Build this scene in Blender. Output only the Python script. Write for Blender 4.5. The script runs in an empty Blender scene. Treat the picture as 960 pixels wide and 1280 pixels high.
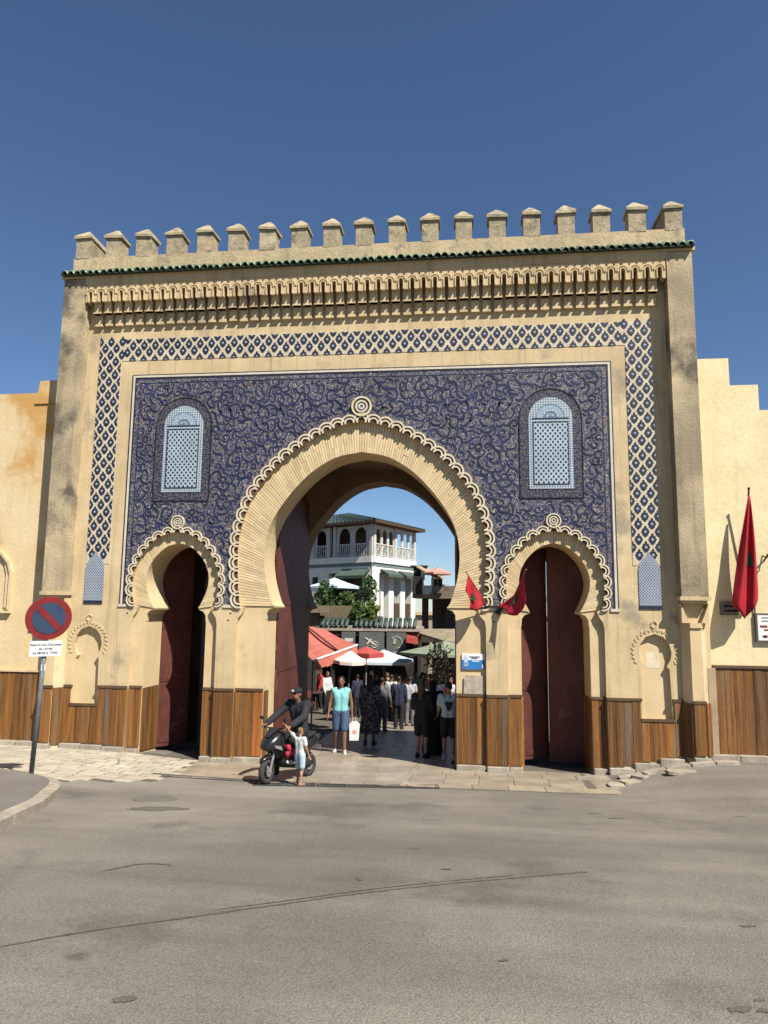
import bpy, bmesh, math, random
import numpy as np
from mathutils import Vector, Matrix
from mathutils.geometry import tessellate_polygon
random.seed(7)
R = math.radians
sc = bpy.context.scene
COL = sc.collection

# ------------------------------------------------------------------ camera
CAM = Vector((2.18, -14.21, 3.30))
TILT, YAW, ROLL, FPX = R(7.82), R(6.88), R(0.62), 900.0
fw = Vector((-math.sin(YAW)*math.cos(TILT), math.cos(YAW)*math.cos(TILT), math.sin(TILT)))
rt = Vector((math.cos(YAW), math.sin(YAW), 0)); upv = rt.cross(fw)
r2 = rt*math.cos(ROLL)+upv*math.sin(ROLL); u2 = -rt*math.sin(ROLL)+upv*math.cos(ROLL)
cd = bpy.data.cameras.new('camera'); cam = bpy.data.objects.new('camera', cd); COL.objects.link(cam)
cam.matrix_world = Matrix.Translation(CAM) @ Matrix((r2, u2, -fw)).transposed().to_4x4()
cd.sensor_fit = 'VERTICAL'; cd.sensor_height = 36.0; cd.lens = 36.0*FPX/1280.0
cd.clip_start = 0.1; cd.clip_end = 3000
sc.camera = cam

# ------------------------------------------------------------------ sky, sun, exposure
SUN_AZ, SUN_EL = R(46.5), R(49.5)          # azimuth measured from the gate's front normal towards +X
w = bpy.data.worlds.new('World'); sc.world = w; w.use_nodes = True
nt = w.node_tree; nt.nodes.clear()
sky = nt.nodes.new('ShaderNodeTexSky'); sky.sky_type = 'NISHITA'; sky.sun_disc = False
sky.sun_elevation = SUN_EL; sky.sun_rotation = math.pi-SUN_AZ
sky.altitude = 600; sky.air_density = 0.95; sky.dust_density = 0.15; sky.ozone_density = 6.0
bg = nt.nodes.new('ShaderNodeBackground'); bg.inputs[1].default_value = 0.061
wo = nt.nodes.new('ShaderNodeOutputWorld')
nt.links.new(sky.outputs[0], bg.inputs[0]); nt.links.new(bg.outputs[0], wo.inputs[0])
sd = bpy.data.lights.new('sun', 'SUN'); sd.energy = 5.0; sd.angle = R(0.53); sd.color = (1.0, 0.95, 0.87)
sun = bpy.data.objects.new('sun', sd); COL.objects.link(sun)
sdir = Vector((math.sin(SUN_AZ)*math.cos(SUN_EL), -math.cos(SUN_AZ)*math.cos(SUN_EL), math.sin(SUN_EL)))
sun.rotation_euler = sdir.to_track_quat('Z', 'Y').to_euler(); sun.location = (30, -30, 40)
sc.view_settings.view_transform = 'Standard'; sc.view_settings.look = 'None'
sc.view_settings.gamma = 1; sc.view_settings.use_curve_mapping = False
sc.view_settings.exposure = 0.84
sc.cycles.max_bounces = 6; sc.cycles.diffuse_bounces = 4; sc.cycles.caustics_reflective = False; sc.cycles.caustics_refractive = False

# ------------------------------------------------------------------ helpers
def ray(px, py): return fw + r2*((px-480)/FPX) - u2*((py-640)/FPX)
def atY(px, py, Y=0.0):
    d = ray(px, py); return CAM + d*((Y-CAM.y)/d.y)
def atD(px, py, D): return CAM + ray(px, py)*D
def smooth(a): a = max(0.0, min(1.0, a)); return a*a*(3-2*a)
YS = [-200, -60, -30, -16, -9, -6, -4, -2, 0, 2, 6, 12, 20, 40, 80, 400]
ZS = [2.6, 2.2, 2.0, 1.75, 1.22, 0.88, 0.65, 0.44, 0.33, 0.18, -0.14, -0.62, -1.0, -1.6, -2.5, -3]
def gz(x, y):
    b = 1-smooth((y-0.6)/1.0)
    return float(np.interp(y, YS, ZS)) + b*(0.16*smooth((-x-2.8)/3)+0.34*smooth((x-4.2)/2.4)*smooth((y+4.5)/4.0))
def onG(px, py):
    d = ray(px, py); lo, hi = 1, 90
    for i in range(50):
        m = (lo+hi)/2; P = CAM+d*m
        if P.z > gz(P.x, P.y): lo = m
        else: hi = m
    return CAM+d*lo

def lin(c): return tuple((v/255/12.92 if v/255 <= .04045 else ((v/255+.055)/1.055)**2.4) for v in c)

def mat(name, col, col2=None, scale=3.0, rough=0.85, bump=0.15, bscale=60.0, rnd=0.0, isl=0.0, streak=0.0,
        col3=None, s3=1.0, t3=0.6, metal=0.0, spec=0.3, stretch=(1, 1, 1), grain=0.0, lo=0.35, hi=0.65, emit=None):
    m = bpy.data.materials.new(name); m.use_nodes = True
    n = m.node_tree.nodes; L = m.node_tree.links
    b = n['Principled BSDF']; b.inputs['Roughness'].default_value = rough; b.inputs['Metallic'].default_value = metal
    b.inputs['Specular IOR Level'].default_value = spec
    geo = n.new('ShaderNodeNewGeometry')
    mp = n.new('ShaderNodeMapping'); mp.inputs['Scale'].default_value = stretch
    L.new(geo.outputs['Position'], mp.inputs[0])
    def noise(sc_, det=5, vec=None):
        t = n.new('ShaderNodeTexNoise'); t.inputs['Scale'].default_value = sc_; t.inputs['Detail'].default_value = det
        t.inputs['Roughness'].default_value = 0.6
        L.new(vec or mp.outputs[0], t.inputs['Vector']); return t.outputs['Fac']
    def ramp(src, a, c):
        r = n.new('ShaderNodeMapRange'); r.inputs['From Min'].default_value = a; r.inputs['From Max'].default_value = c
        L.new(src, r.inputs['Value']); return r.outputs[0]
    def mix(fac, A, B, mode='MIX'):
        x = n.new('ShaderNodeMix'); x.data_type = 'RGBA'; x.blend_type = mode
        if isinstance(fac, float): x.inputs[0].default_value = fac
        else: L.new(fac, x.inputs[0])
        for i, v in ((6, A), (7, B)):
            if isinstance(v, tuple): x.inputs[i].default_value = (*v[:3], 1)
            else: L.new(v, x.inputs[i])
        return x.outputs[2]
    c2 = col2 or tuple(v*0.75 for v in col)
    c = mix(ramp(noise(scale), lo, hi), tuple(col), tuple(c2))
    if streak:
        ms = n.new('ShaderNodeMapping'); ms.inputs['Scale'].default_value = (9, 9, 0.5); L.new(geo.outputs['Position'], ms.inputs[0])
        f = ramp(noise(1.0, 4, ms.outputs[0]), 0.52, 0.78)
        mm = n.new('ShaderNodeMath'); mm.operation = 'MULTIPLY'; mm.inputs[1].default_value = streak; L.new(f, mm.inputs[0])
        c = mix(mm.outputs[0], c, tuple(v*0.35 for v in col))
    if col3: c = mix(ramp(noise(s3, 6), t3, t3+0.12), c, tuple(col3))
    if grain:
        g = ramp(noise(bscale*2.2, 3), 0.3, 0.7)
        gm = n.new('ShaderNodeMapRange'); gm.inputs['To Min'].default_value = 1-grain; gm.inputs['To Max'].default_value = 1+grain
        L.new(g, gm.inputs['Value'])
        cb = n.new('ShaderNodeCombineColor')
        for i in range(3): L.new(gm.outputs[0], cb.inputs[i])
        c = mix(1.0, c, cb.outputs[0], 'MULTIPLY')
    if rnd or isl:
        src = n.new('ShaderNodeObjectInfo').outputs['Random'] if rnd else geo.outputs['Random Per Island']
        a = rnd or isl
        vm = n.new('ShaderNodeMapRange'); vm.inputs['To Min'].default_value = 1-a; vm.inputs['To Max'].default_value = 1+a
        L.new(src, vm.inputs['Value'])
        hs = n.new('ShaderNodeHueSaturation'); L.new(vm.outputs[0], hs.inputs['Value']); L.new(c, hs.inputs['Color'])
        c = hs.outputs[0]
    L.new(c, b.inputs['Base Color'])
    if bump:
        bn = n.new('ShaderNodeBump'); bn.inputs['Strength'].default_value = bump; bn.inputs['Distance'].default_value = 0.02
        L.new(noise(bscale, 6), bn.inputs['Height']); L.new(bn.outputs[0], b.inputs['Normal'])
    if emit:
        b.inputs['Emission Color'].default_value = (*emit[:3], 1); b.inputs['Emission Strength'].default_value = emit[3]
    return m

class MB:
    """collects shapes into ONE mesh"""
    def __init__(s): s.v = []; s.f = []; s.mi = []
    def add(s, vs, fs, m=0):
        o = len(s.v); s.v += [tuple(p) for p in vs]
        for f in fs: s.f.append(tuple(i+o for i in f)); s.mi.append(m)
        return s
    def box(s, x0, x1, y0, y1, z0, z1, m=0, M=None):
        vs = [Vector((x, y, z)) for z in (z0, z1) for y in (y0, y1) for x in (x0, x1)]
        if M is not None: vs = [M @ p for p in vs]
        return s.add(vs, [(0, 2, 3, 1), (4, 5, 7, 6), (0, 1, 5, 4), (2, 6, 7, 3), (0, 4, 6, 2), (1, 3, 7, 5)], m)
    def prism(s, poly, y0, y1, m=0, M=None, mside=None):
        """polygon in XZ extruded along Y"""
        n = len(poly); tri = tessellate_polygon([[Vector((x, z, 0)) for x, z in poly]])
        vs = [Vector((x, y0, z)) for x, z in poly]+[Vector((x, y1, z)) for x, z in poly]
        if M is not None: vs = [M @ p for p in vs]
        area = sum(poly[i][0]*poly[(i+1) % n][1]-poly[(i+1) % n][0]*poly[i][1] for i in range(n))
        def orient(t):
            a = sum(poly[t[i]][0]*poly[t[(i+1) % 3]][1]-poly[t[(i+1) % 3]][0]*poly[t[i]][1] for i in range(3))
            return t if a > 0 else (t[0], t[2], t[1])
        T = [orient(t) for t in tri]
        s.add(vs, T+[(a+n, c+n, b+n) for a, b, c in T], m)
        o = len(s.v)-2*n
        for i in range(n):
            j = (i+1) % n
            q = (i, i+n, j+n, j) if area > 0 else (i, j, j+n, i+n)
            s.f.append(tuple(k+o for k in q)); s.mi.append(m if mside is None else mside)
        return s
    def tube(s, path, rad, n=8, m=0, cap=True):
        P = [Vector(p) for p in path]; rs = rad if isinstance(rad, (list, tuple)) else [rad]*len(P)
        vs = []; fs = []
        pu = None
        for i, p in enumerate(P):
            d = (P[min(i+1, len(P)-1)]-P[max(i-1, 0)]).normalized()
            a = pu if pu is not None else (Vector((0, 0, 1)) if abs(d.z) < .9 else Vector((1, 0, 0)))
            a = (a-d*a.dot(d)).normalized(); pu = a; b = d.cross(a)
            vs += [p+(a*math.cos(2*math.pi*k/n)+b*math.sin(2*math.pi*k/n))*rs[i] for k in range(n)]
        for i in range(len(P)-1):
            for k in range(n):
                fs.append((i*n+k, i*n+(k+1) % n, (i+1)*n+(k+1) % n, (i+1)*n+k))
        if cap: fs += [tuple(reversed(range(n))), tuple((len(P)-1)*n+k for k in range(n))]
        return s.add(vs, fs, m)
    def lathe(s, prof, c=(0, 0, 0), n=16, m=0, sx=1, sy=1):
        vs = []; fs = []; c = Vector(c)
        for r, z in prof: vs += [c+Vector((r*sx*math.cos(2*math.pi*k/n), r*sy*math.sin(2*math.pi*k/n), z)) for k in range(n)]
        for i in range(len(prof)-1):
            for k in range(n): fs.append((i*n+k, i*n+(k+1) % n, (i+1)*n+(k+1) % n, (i+1)*n+k))
        fs += [tuple(reversed(range(n))), tuple((len(prof)-1)*n+k for k in range(n))]
        return s.add(vs, fs, m)
    def ball(s, c, r, n=10, m=0):
        r = r if isinstance(r, (tuple, list)) else (r, r, r)
        pr = [(max(1e-3, math.sin(math.pi*i/n)), -math.cos(math.pi*i/n)) for i in range(n+1)]
        o = len(s.v); s.lathe(pr, n=n+2, m=m)
        for i in range(o, len(s.v)): s.v[i] = (c[0]+s.v[i][0]*r[0], c[1]+s.v[i][1]*r[1], c[2]+s.v[i][2]*r[2])
        return s
    def capsule(s, p, q, ra, rb, n=10, m=0):
        p = Vector(p); q = Vector(q); d = q-p; L = d.length or 1e-6; d = d/L
        path = [p-d*ra*.98]; rs = [ra*.15]
        for k in (-.8, -.45, 0): path.append(p+d*ra*k); rs.append(ra*math.sqrt(max(0, 1-k*k)))
        for k in (0.0001, .45, .8): path.append(q+d*rb*k); rs.append(rb*math.sqrt(max(0, 1-k*k)))
        path.append(q+d*rb*.98); rs.append(rb*.15)
        return s.tube(path, rs, n, m)
    def mesh(s, name, mats, smooth_=False):
        me = bpy.data.meshes.new(name); me.from_pydata(s.v, [], s.f)
        for m_ in (mats if isinstance(mats, (list, tuple)) else [mats]): me.materials.append(m_)
        me.polygons.foreach_set('material_index', s.mi)
        if smooth_: me.polygons.foreach_set('use_smooth', [True]*len(me.polygons))
        me.update(); return me
    def build(s, name, mats, parent=None, smooth_=False, loc=None):
        o = bpy.data.objects.new(name, s.mesh(name, mats, smooth_)); COL.objects.link(o)
        if parent is not None: o.parent = parent
        if loc is not None: o.location = loc
        return o

def link(name, me, parent=None, M=None):
    o = bpy.data.objects.new(name, me); COL.objects.link(o)
    if parent is not None: o.parent = parent
    if M is not None: o.matrix_basis = M
    return o
def thing(name, label, cat, loc=(0, 0, 0), rz=0.0, group=None):
    o = bpy.data.objects.new(name, None); COL.objects.link(o); o.location = loc; o.rotation_euler = (0, 0, rz)
    o.empty_display_size = .2
    return tag(o, label, cat, group)
def tag(o, label, cat, group=None, kind=None):
    o['label'] = label; o['category'] = cat
    if group: o['group'] = group
    if kind: o['kind'] = kind
    return o
def struct(o): o['kind'] = 'structure'; return o
def stuff(o): o['kind'] = 'stuff'; return o
def TRS(x, y, z, sx=1, sy=1, sz=1, rx=0, ry=0, rz=0):
    return Matrix.Translation((x, y, z)) @ Matrix.Rotation(rz, 4, 'Z') @ Matrix.Rotation(ry, 4, 'Y') @ Matrix.Rotation(rx, 4, 'X') @ Matrix.Diagonal((sx, sy, sz, 1))

def bevel_box(name, mats, b=0.06):
    """unit box centred at origin with softened edges, to be scaled"""
    bm = bmesh.new(); bmesh.ops.create_cube(bm, size=1.0)
    bmesh.ops.bevel(bm, geom=bm.edges[:], offset=b, segments=1, affect='EDGES')
    me = bpy.data.meshes.new(name); bm.to_mesh(me); bm.free()
    me.materials.append(mats); return me

def resample(pts, n):
    P = np.array(pts, float); d = np.r_[0, np.cumsum(np.hypot(*np.diff(P, axis=0).T))]
    t = np.linspace(0, d[-1], n); return [(float(np.interp(a, d, P[:, 0])), float(np.interp(a, d, P[:, 1]))) for a in t]
def spline(pts, k=6):
    """Catmull-Rom through points"""
    P = [np.array(p, float) for p in pts]; P = [2*P[0]-P[1]]+P+[2*P[-1]-P[-2]]; out = []
    for i in range(1, len(P)-2):
        for j in range(k):
            t = j/k; a, b, c, d = P[i-1:i+3]
            out.append(tuple(0.5*((2*b)+(-a+c)*t+(2*a-5*b+4*c-d)*t*t+(-a+3*b-3*c+d)*t**3)))
    out.append(tuple(P[-2])); return out

# ------------------------------------------------------------------ materials
OCH = (0.50, 0.37, 0.19)
M_plaster = mat('ochre_plaster', (0.56, 0.435, 0.255), (0.43, 0.325, 0.18), 1.3, bump=.25, bscale=38, streak=.6, col3=(0.29, 0.235, 0.155), s3=1.1, t3=.565, grain=.14, lo=.3, hi=.7)
M_plaster2 = mat('ochre_plaster_low', (0.575, 0.45, 0.265), (0.48, 0.36, 0.195), 1.1, bump=.16, bscale=40, streak=.22, col3=(0.36, 0.265, 0.15), s3=1.8, t3=.62, grain=.12)
M_weather = mat('weathered_plaster', (0.46, 0.365, 0.22), (0.25, 0.20, 0.13), .9, bump=.5, bscale=18, streak=.75, col3=(0.105, 0.09, 0.066), s3=1.0, t3=.53, grain=.2)
M_parapet = mat('parapet_plaster_old', (0.46, 0.365, 0.215), (0.34, 0.27, 0.165), 2.5, bump=.6, bscale=14, streak=.5, col3=(0.21, 0.175, 0.12), s3=3, t3=.58, grain=.2)
M_merlon = mat('merlon_plaster', (0.38, 0.31, 0.195), (0.24, 0.20, 0.13), 4, bump=.7, bscale=14, rnd=.12, col3=(0.15, 0.13, 0.092), s3=5, t3=.54, grain=.25)
M_brick = mat('thin_brick', (0.58, 0.45, 0.265), (0.50, 0.38, 0.21), 2.5, bump=.2, bscale=30, isl=.13, grain=.10)
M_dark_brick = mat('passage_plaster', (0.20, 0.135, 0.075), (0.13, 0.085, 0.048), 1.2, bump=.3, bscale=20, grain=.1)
M_cream = mat('cream_ceramic', (0.58, 0.505, 0.36), (0.48, 0.41, 0.285), 6, rough=.55, bump=.1, spec=.4, grain=.08)
M_white = mat('white_ceramic', (0.56, 0.50, 0.38), (0.46, 0.41, 0.31), 6, rough=.5, bump=.05)
M_navy = mat('navy_ceramic', (0.015, 0.018, 0.046), (0.012, 0.013, 0.028), 5, rough=.45, bump=.05, spec=.5)
M_navyb = mat('navy_border', (0.022, 0.024, 0.045), (0.115, 0.10, 0.095), 26, rough=.5, bump=.08, grain=.3, lo=.48, hi=.58)
M_turq = mat('turquoise_ceramic', (0.13, 0.20, 0.26), (0.09, 0.15, 0.21), 8, rough=.4, bump=0)
M_black = mat('black_glaze', (0.018, 0.016, 0.022), rough=.4, bump=0)
M_brownrec = mat('recess_brown_shade', (0.085, 0.055, 0.032), rough=.9, bump=.1)
M_green = mat('green_glazed_tile', (0.055, 0.115, 0.065), (0.13, 0.18, 0.10), 7, rough=.35, bump=.12, rnd=.4, spec=.5, col3=(0.34, 0.35, 0.23), s3=5, t3=.60)  # pale third colour paints glints onto the green glaze
M_wood = mat('dado_wood', (0.285, 0.125, 0.030), (0.07, 0.032, 0.013), 1.0, rough=.55, bump=.5, bscale=7, rnd=.28, stretch=(16, 16, .55), col3=(0.155, 0.115, 0.08), s3=.6, t3=.56, grain=.3, lo=.26, hi=.70)
M_woodo = mat('dado_wood_orange', (0.37, 0.13, 0.03), (0.16, 0.06, 0.02), 1.0, rough=.5, bump=.4, bscale=8, stretch=(16, 16, .6), grain=.25)
M_woodcap = mat('dado_cap', (0.10, 0.06, 0.03), rough=.7, bump=.2)
M_door = mat('oxblood_door', (0.105, 0.030, 0.021), (0.064, 0.020, 0.015), 2.0, rough=.6, bump=.35, bscale=12, col3=(0.22, 0.12, 0.10), s3=3, t3=.64, streak=.3, stretch=(1, 1, .7), grain=.12)
M_iron = mat('dark_iron', (0.03, 0.028, 0.026), rough=.5, metal=.6, bump=.1)
M_wingL = mat('left_wing_plaster', (0.60, 0.475, 0.285), (0.53, 0.38, 0.19), .6, bump=.3, bscale=14, col3=(0.45, 0.255, 0.085), s3=.6, t3=.515, grain=.09, streak=.25)
M_wingR = mat('right_wing_plaster', (0.66, 0.565, 0.34), (0.585, 0.48, 0.27), .9, bump=.3, bscale=12, grain=.08, streak=.22, col3=(0.50, 0.40, 0.225), s3=1.2, t3=.66)
M_stone = mat('pale_stone', (0.36, 0.315, 0.24), (0.24, 0.21, 0.16), 3, bump=.4, bscale=20, rnd=.13, grain=.15)
M_slab = mat('worn_paving_stone', (0.335, 0.28, 0.205), (0.24, 0.20, 0.15), 2.2, rough=.38, bump=.2, bscale=25, rnd=.14, spec=.5, grain=.15)
M_mortar = mat('paving_joint', (0.12, 0.103, 0.08), rough=.95, bump=.3)
M_kerb = mat('kerb_concrete', (0.33, 0.29, 0.225), (0.24, 0.205, 0.155), 6, bump=.5, bscale=20, rnd=.08, grain=.22)
M_steel = mat('galvanised_pole', (0.19, 0.20, 0.20), (0.13, 0.14, 0.145), 9, rough=.6, metal=.1, bump=.05)
M_red = mat('sign_red', (0.20, 0.024, 0.024), (0.165, 0.02, 0.02), 6, rough=.45, bump=0)
M_blue = mat('sign_blue', (0.036, 0.060, 0.105), (0.03, 0.05, 0.09), 6, rough=.45, bump=0)
M_paper = mat('white_plate', (0.68, 0.68, 0.66), (0.62, 0.62, 0.6), 8, rough=.5, bump=0)
M_ink = mat('dark_ink', (0.05, 0.06, 0.12), rough=.7, bump=0)
M_flag = mat('flag_red', (0.36, 0.012, 0.022), (0.28, 0.010, 0.018), 4, rough=.75, bump=.08)
M_flagg = mat('flag_green', (0.02, 0.07, 0.03), rough=.8, bump=0)

def dots_mat(name, a, b, sx, sz, mode):
    """flat tile print: fine lattice of dots or diamonds, given in wall coordinates"""
    m = bpy.data.materials.new(name); m.use_nodes = True; n = m.node_tree.nodes; L = m.node_tree.links
    bs = n['Principled BSDF']; bs.inputs['Roughness'].default_value = .45
    g = n.new('ShaderNodeNewGeometry'); se = n.new('ShaderNodeSeparateXYZ'); L.new(g.outputs['Position'], se.inputs[0])
    def ma(op, x, y=None):
        q = n.new('ShaderNodeMath'); q.operation = op
        for i, v in enumerate((x, y)):
            if v is None: continue
            if isinstance(v, (int, float)): q.inputs[i].default_value = v
            else: L.new(v, q.inputs[i])
        return q.outputs[0]
    u = ma('MULTIPLY', se.outputs[0], 1/sx); v = ma('MULTIPLY', se.outputs[2], 1/sz)
    if mode == 'square':
        p, q = u, v
    else:
        p, q = ma('ADD', u, v), ma('SUBTRACT', u, v)
    P = ma('ABSOLUTE', ma('SUBTRACT', ma('FRACT', p), .5)); Q = ma('ABSOLUTE', ma('SUBTRACT', ma('FRACT', q), .5))
    d = ma('MAXIMUM', P, Q)
    r = n.new('ShaderNodeMapRange'); r.inputs['From Min'].default_value = .27; r.inputs['From Max'].default_value = .33
    L.new(d, r.inputs['Value'])
    if mode == 'star':
        p2, q2 = ma('FRACT', ma('MULTIPLY', u, 3.0)), ma('FRACT', ma('MULTIPLY', v, 3.0))
        d2 = ma('MAXIMUM', ma('ABSOLUTE', ma('SUBTRACT', p2, .5)), ma('ABSOLUTE', ma('SUBTRACT', q2, .5)))
        r2_ = n.new('ShaderNodeMapRange'); r2_.inputs['From Min'].default_value = .18; r2_.inputs['From Max'].default_value = .24
        L.new(d2, r2_.inputs['Value']); fac = ma('MULTIPLY', r.outputs[0], ma('ADD', ma('MULTIPLY', r2_.outputs[0], .5), .5))
    else: fac = r.outputs[0]
    x = n.new('ShaderNodeMix'); x.data_type = 'RGBA'; L.new(fac, x.inputs[0]); x.inputs[6].default_value = (*b, 1); x.inputs[7].default_value = (*a, 1)
    no = n.new('ShaderNodeTexNoise'); no.inputs['Scale'].default_value = 3; L.new(g.outputs['Position'], no.inputs['Vector'])
    y = n.new('ShaderNodeMix'); y.data_type = 'RGBA'; y.blend_type = 'MULTIPLY'; y.inputs[0].default_value = .4
    L.new(x.outputs[2], y.inputs[6]); L.new(no.outputs['Fac'], y.inputs[7]); L.new(y.outputs[2], bs.inputs['Base Color'])
    return m
M_zellij = dots_mat('star_mosaic', (0.44, 0.52, 0.54), (0.02, 0.032, 0.09), .095, .115, 'star')
M_zborder = dots_mat('chequer_mosaic', (0.46, 0.52, 0.53), (0.10, 0.15, 0.22), .05, .05, 'square')
M_lattice = dots_mat('diamond_mosaic', (0.38, 0.42, 0.44), (0.035, 0.055, 0.16), .052, .06, 'diamond')

def arabesque_mat():
    m = bpy.data.materials.new('arabesque_ground'); m.use_nodes = True; n = m.node_tree.nodes; L = m.node_tree.links
    bs = n['Principled BSDF']; bs.inputs['Roughness'].default_value = .5
    g = n.new('ShaderNodeNewGeometry')
    def noi(s, d=4, dist=0):
        t = n.new('ShaderNodeTexNoise'); t.inputs['Scale'].default_value = s; t.inputs['Detail'].default_value = d; t.inputs['Distortion'].default_value = dist
        L.new(g.outputs['Position'], t.inputs['Vector']); return t.outputs['Fac']
    def rp(src, a, c):
        r = n.new('ShaderNodeMapRange'); r.inputs['From Min'].default_value = a; r.inputs['From Max'].default_value = c; L.new(src, r.inputs['Value']); return r.outputs[0]
    def mx(f, A, B):
        x = n.new('ShaderNodeMix'); x.data_type = 'RGBA'; L.new(f, x.inputs[0])
        for i, v in ((6, A), (7, B)):
            if isinstance(v, tuple): x.inputs[i].default_value = (*v, 1)
            else: L.new(v, x.inputs[i])
        return x.outputs[2]
    def line(s, d, w):
        q = noi(s, 1, d); a = n.new('ShaderNodeMath'); a.operation = 'SUBTRACT'; a.inputs[1].default_value = .5; L.new(q, a.inputs[0])
        e = n.new('ShaderNodeMath'); e.operation = 'ABSOLUTE'; L.new(a.outputs[0], e.inputs[0]); return rp(e.outputs[0], w*1.6, w*.6)
    tint = mx(rp(noi(1.1, 4), .42, .62), (0.33, 0.285, 0.215), (0.28, 0.19, 0.12))
    c = mx(line(10, 2.0, .021), (0.013, 0.019, 0.056), tint)
    c = mx(line(15, 1.6, .012), c, (0.20, 0.185, 0.17))
    c = mx(rp(noi(30, 2, .5), .64, .68), c, (0.36, 0.32, 0.26))
    L.new(c, bs.inputs['Base Color']); return m
M_arab = arabesque_mat()
M_scrollb = mat('scroll_beige', (0.38, 0.32, 0.225), (0.19, 0.15, 0.115), 6, rough=.55, bump=0, isl=.35)
M_scrolln = mat('scroll_navy', (0.009, 0.014, 0.048), (0.014, 0.021, 0.070), 4, rough=.6, bump=0, isl=.35)

def asphalt_mat():
    m = mat('asphalt', (0.212, 0.192, 0.158), (0.140, 0.127, 0.106), .42, rough=.92, bump=.55, bscale=60, grain=.36, col3=(0.118, 0.107, 0.090), s3=.7, t3=.56, lo=.36, hi=.64)
    n = m.node_tree.nodes; L = m.node_tree.links; b = n['Principled BSDF']
    src = b.inputs['Base Color'].links[0].from_socket
    g = [q for q in n if q.bl_idname == 'ShaderNodeNewGeometry'][0]
    v = n.new('ShaderNodeTexVoronoi'); v.inputs['Scale'].default_value = .85; v.inputs['Randomness'].default_value = 1
    no = n.new('ShaderNodeTexNoise'); no.inputs['Scale'].default_value = 9; no.inputs['Detail'].default_value = 4; L.new(g.outputs['Position'], no.inputs['Vector'])
    ad = n.new('ShaderNodeVectorMath'); ad.operation = 'MULTIPLY_ADD'; ad.inputs[1].default_value = (.16, .16, 0)
    L.new(no.outputs['Color'], ad.inputs[0]); L.new(g.outputs['Position'], ad.inputs[2]); L.new(ad.outputs[0], v.inputs['Vector'])
    r = n.new('ShaderNodeMapRange'); r.inputs['From Min'].default_value = .075; r.inputs['From Max'].default_value = .035; L.new(v.outputs['Distance'], r.inputs['Value'])
    mu = n.new('ShaderNodeMath'); mu.operation = 'MULTIPLY'; mu.inputs[1].default_value = .5; L.new(r.outputs[0], mu.inputs[0])
    x = n.new('ShaderNodeMix'); x.data_type = 'RGBA'; L.new(mu.outputs[0], x.inputs[0]); L.new(src, x.inputs[6]); x.inputs[7].default_value = (.05, .045, .04, 1)
    # one long tar seam running slantwise over the road
    # worn wheel tracks sweeping past the gate, and pale dust
    mp2 = n.new('ShaderNodeMapping'); mp2.inputs['Rotation'].default_value = (0, 0, .22); mp2.inputs['Scale'].default_value = (.10, 1.1, 1); L.new(g.outputs['Position'], mp2.inputs[0])
    n2 = n.new('ShaderNodeTexNoise'); n2.inputs['Scale'].default_value = 1.0; n2.inputs['Detail'].default_value = 5; n2.inputs['Distortion'].default_value = .6; L.new(mp2.outputs[0], n2.inputs['Vector'])
    r3 = n.new('ShaderNodeMapRange'); r3.inputs['From Min'].default_value = .38; r3.inputs['From Max'].default_value = .64; r3.inputs['To Min'].default_value = .86; r3.inputs['To Max'].default_value = 1.10; L.new(n2.outputs['Fac'], r3.inputs['Value'])
    v2 = n.new('ShaderNodeTexVoronoi'); v2.inputs['Scale'].default_value = 75; L.new(g.outputs['Position'], v2.inputs['Vector'])
    r4 = n.new('ShaderNodeMapRange'); r4.inputs['From Min'].default_value = .05; r4.inputs['From Max'].default_value = .75; r4.inputs['To Min'].default_value = 1.28; r4.inputs['To Max'].default_value = .78; L.new(v2.outputs['Distance'], r4.inputs['Value'])
    mm = n.new('ShaderNodeMath'); mm.operation = 'MULTIPLY'; L.new(r3.outputs[0], mm.inputs[0]); L.new(r4.outputs[0], mm.inputs[1])
    hs = n.new('ShaderNodeHueSaturation'); L.new(mm.outputs[0], hs.inputs['Value']); L.new(x.outputs[2], hs.inputs['Color'])
    L.new(hs.outputs[0], b.inputs['Base Color']); return m
M_asph = asphalt_mat()
M_tar_shadow = mat('tar_seam', (0.065, 0.06, 0.052), (0.11, 0.10, 0.087), 12, rough=.85, bump=.4, bscale=50, grain=.3)  # tar of the seams, also the colour of the painted shadow stripe
M_patch = mat('old_asphalt_patch', (0.125, 0.114, 0.096), (0.08, 0.073, 0.062), 3, rough=.9, bump=.5, bscale=60, grain=.3)
M_side = mat('sidewalk_asphalt', (0.165, 0.15, 0.13), (0.135, 0.12, 0.105), 1.0, rough=.9, bump=.5, bscale=70, grain=.25)

# ------------------------------------------------------------------ ground
def sheet(name, xs, ys, m, lift=0.0, f=None):
    b = MB(); nx = len(xs)
    vs = [(x, y, gz(x, y)+lift) for y in ys for x in xs]
    fs = [(j*nx+i, j*nx+i+1, (j+1)*nx+i+1, (j+1)*nx+i) for j in range(len(ys)-1) for i in range(nx-1) if f is None or f((xs[i]+xs[i+1])/2, (ys[j]+ys[j+1])/2)]
    b.add(vs, fs); return struct(b.build(name, m, smooth_=True))
xs = [-400, -120, -40, -20]+[x*.5 for x in range(-28, 29)]+[20, 40, 120, 400]
ys = [-400, -120, -60, -40, -30, -24, -20, -18, -16]+[y*.5 for y in range(-30, 10)]+[6, 8, 10, 12, 16, 20, 30, 40, 80, 200, 1200]
ground = sheet('ground', xs, ys, M_asph)
exec_later = []

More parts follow.
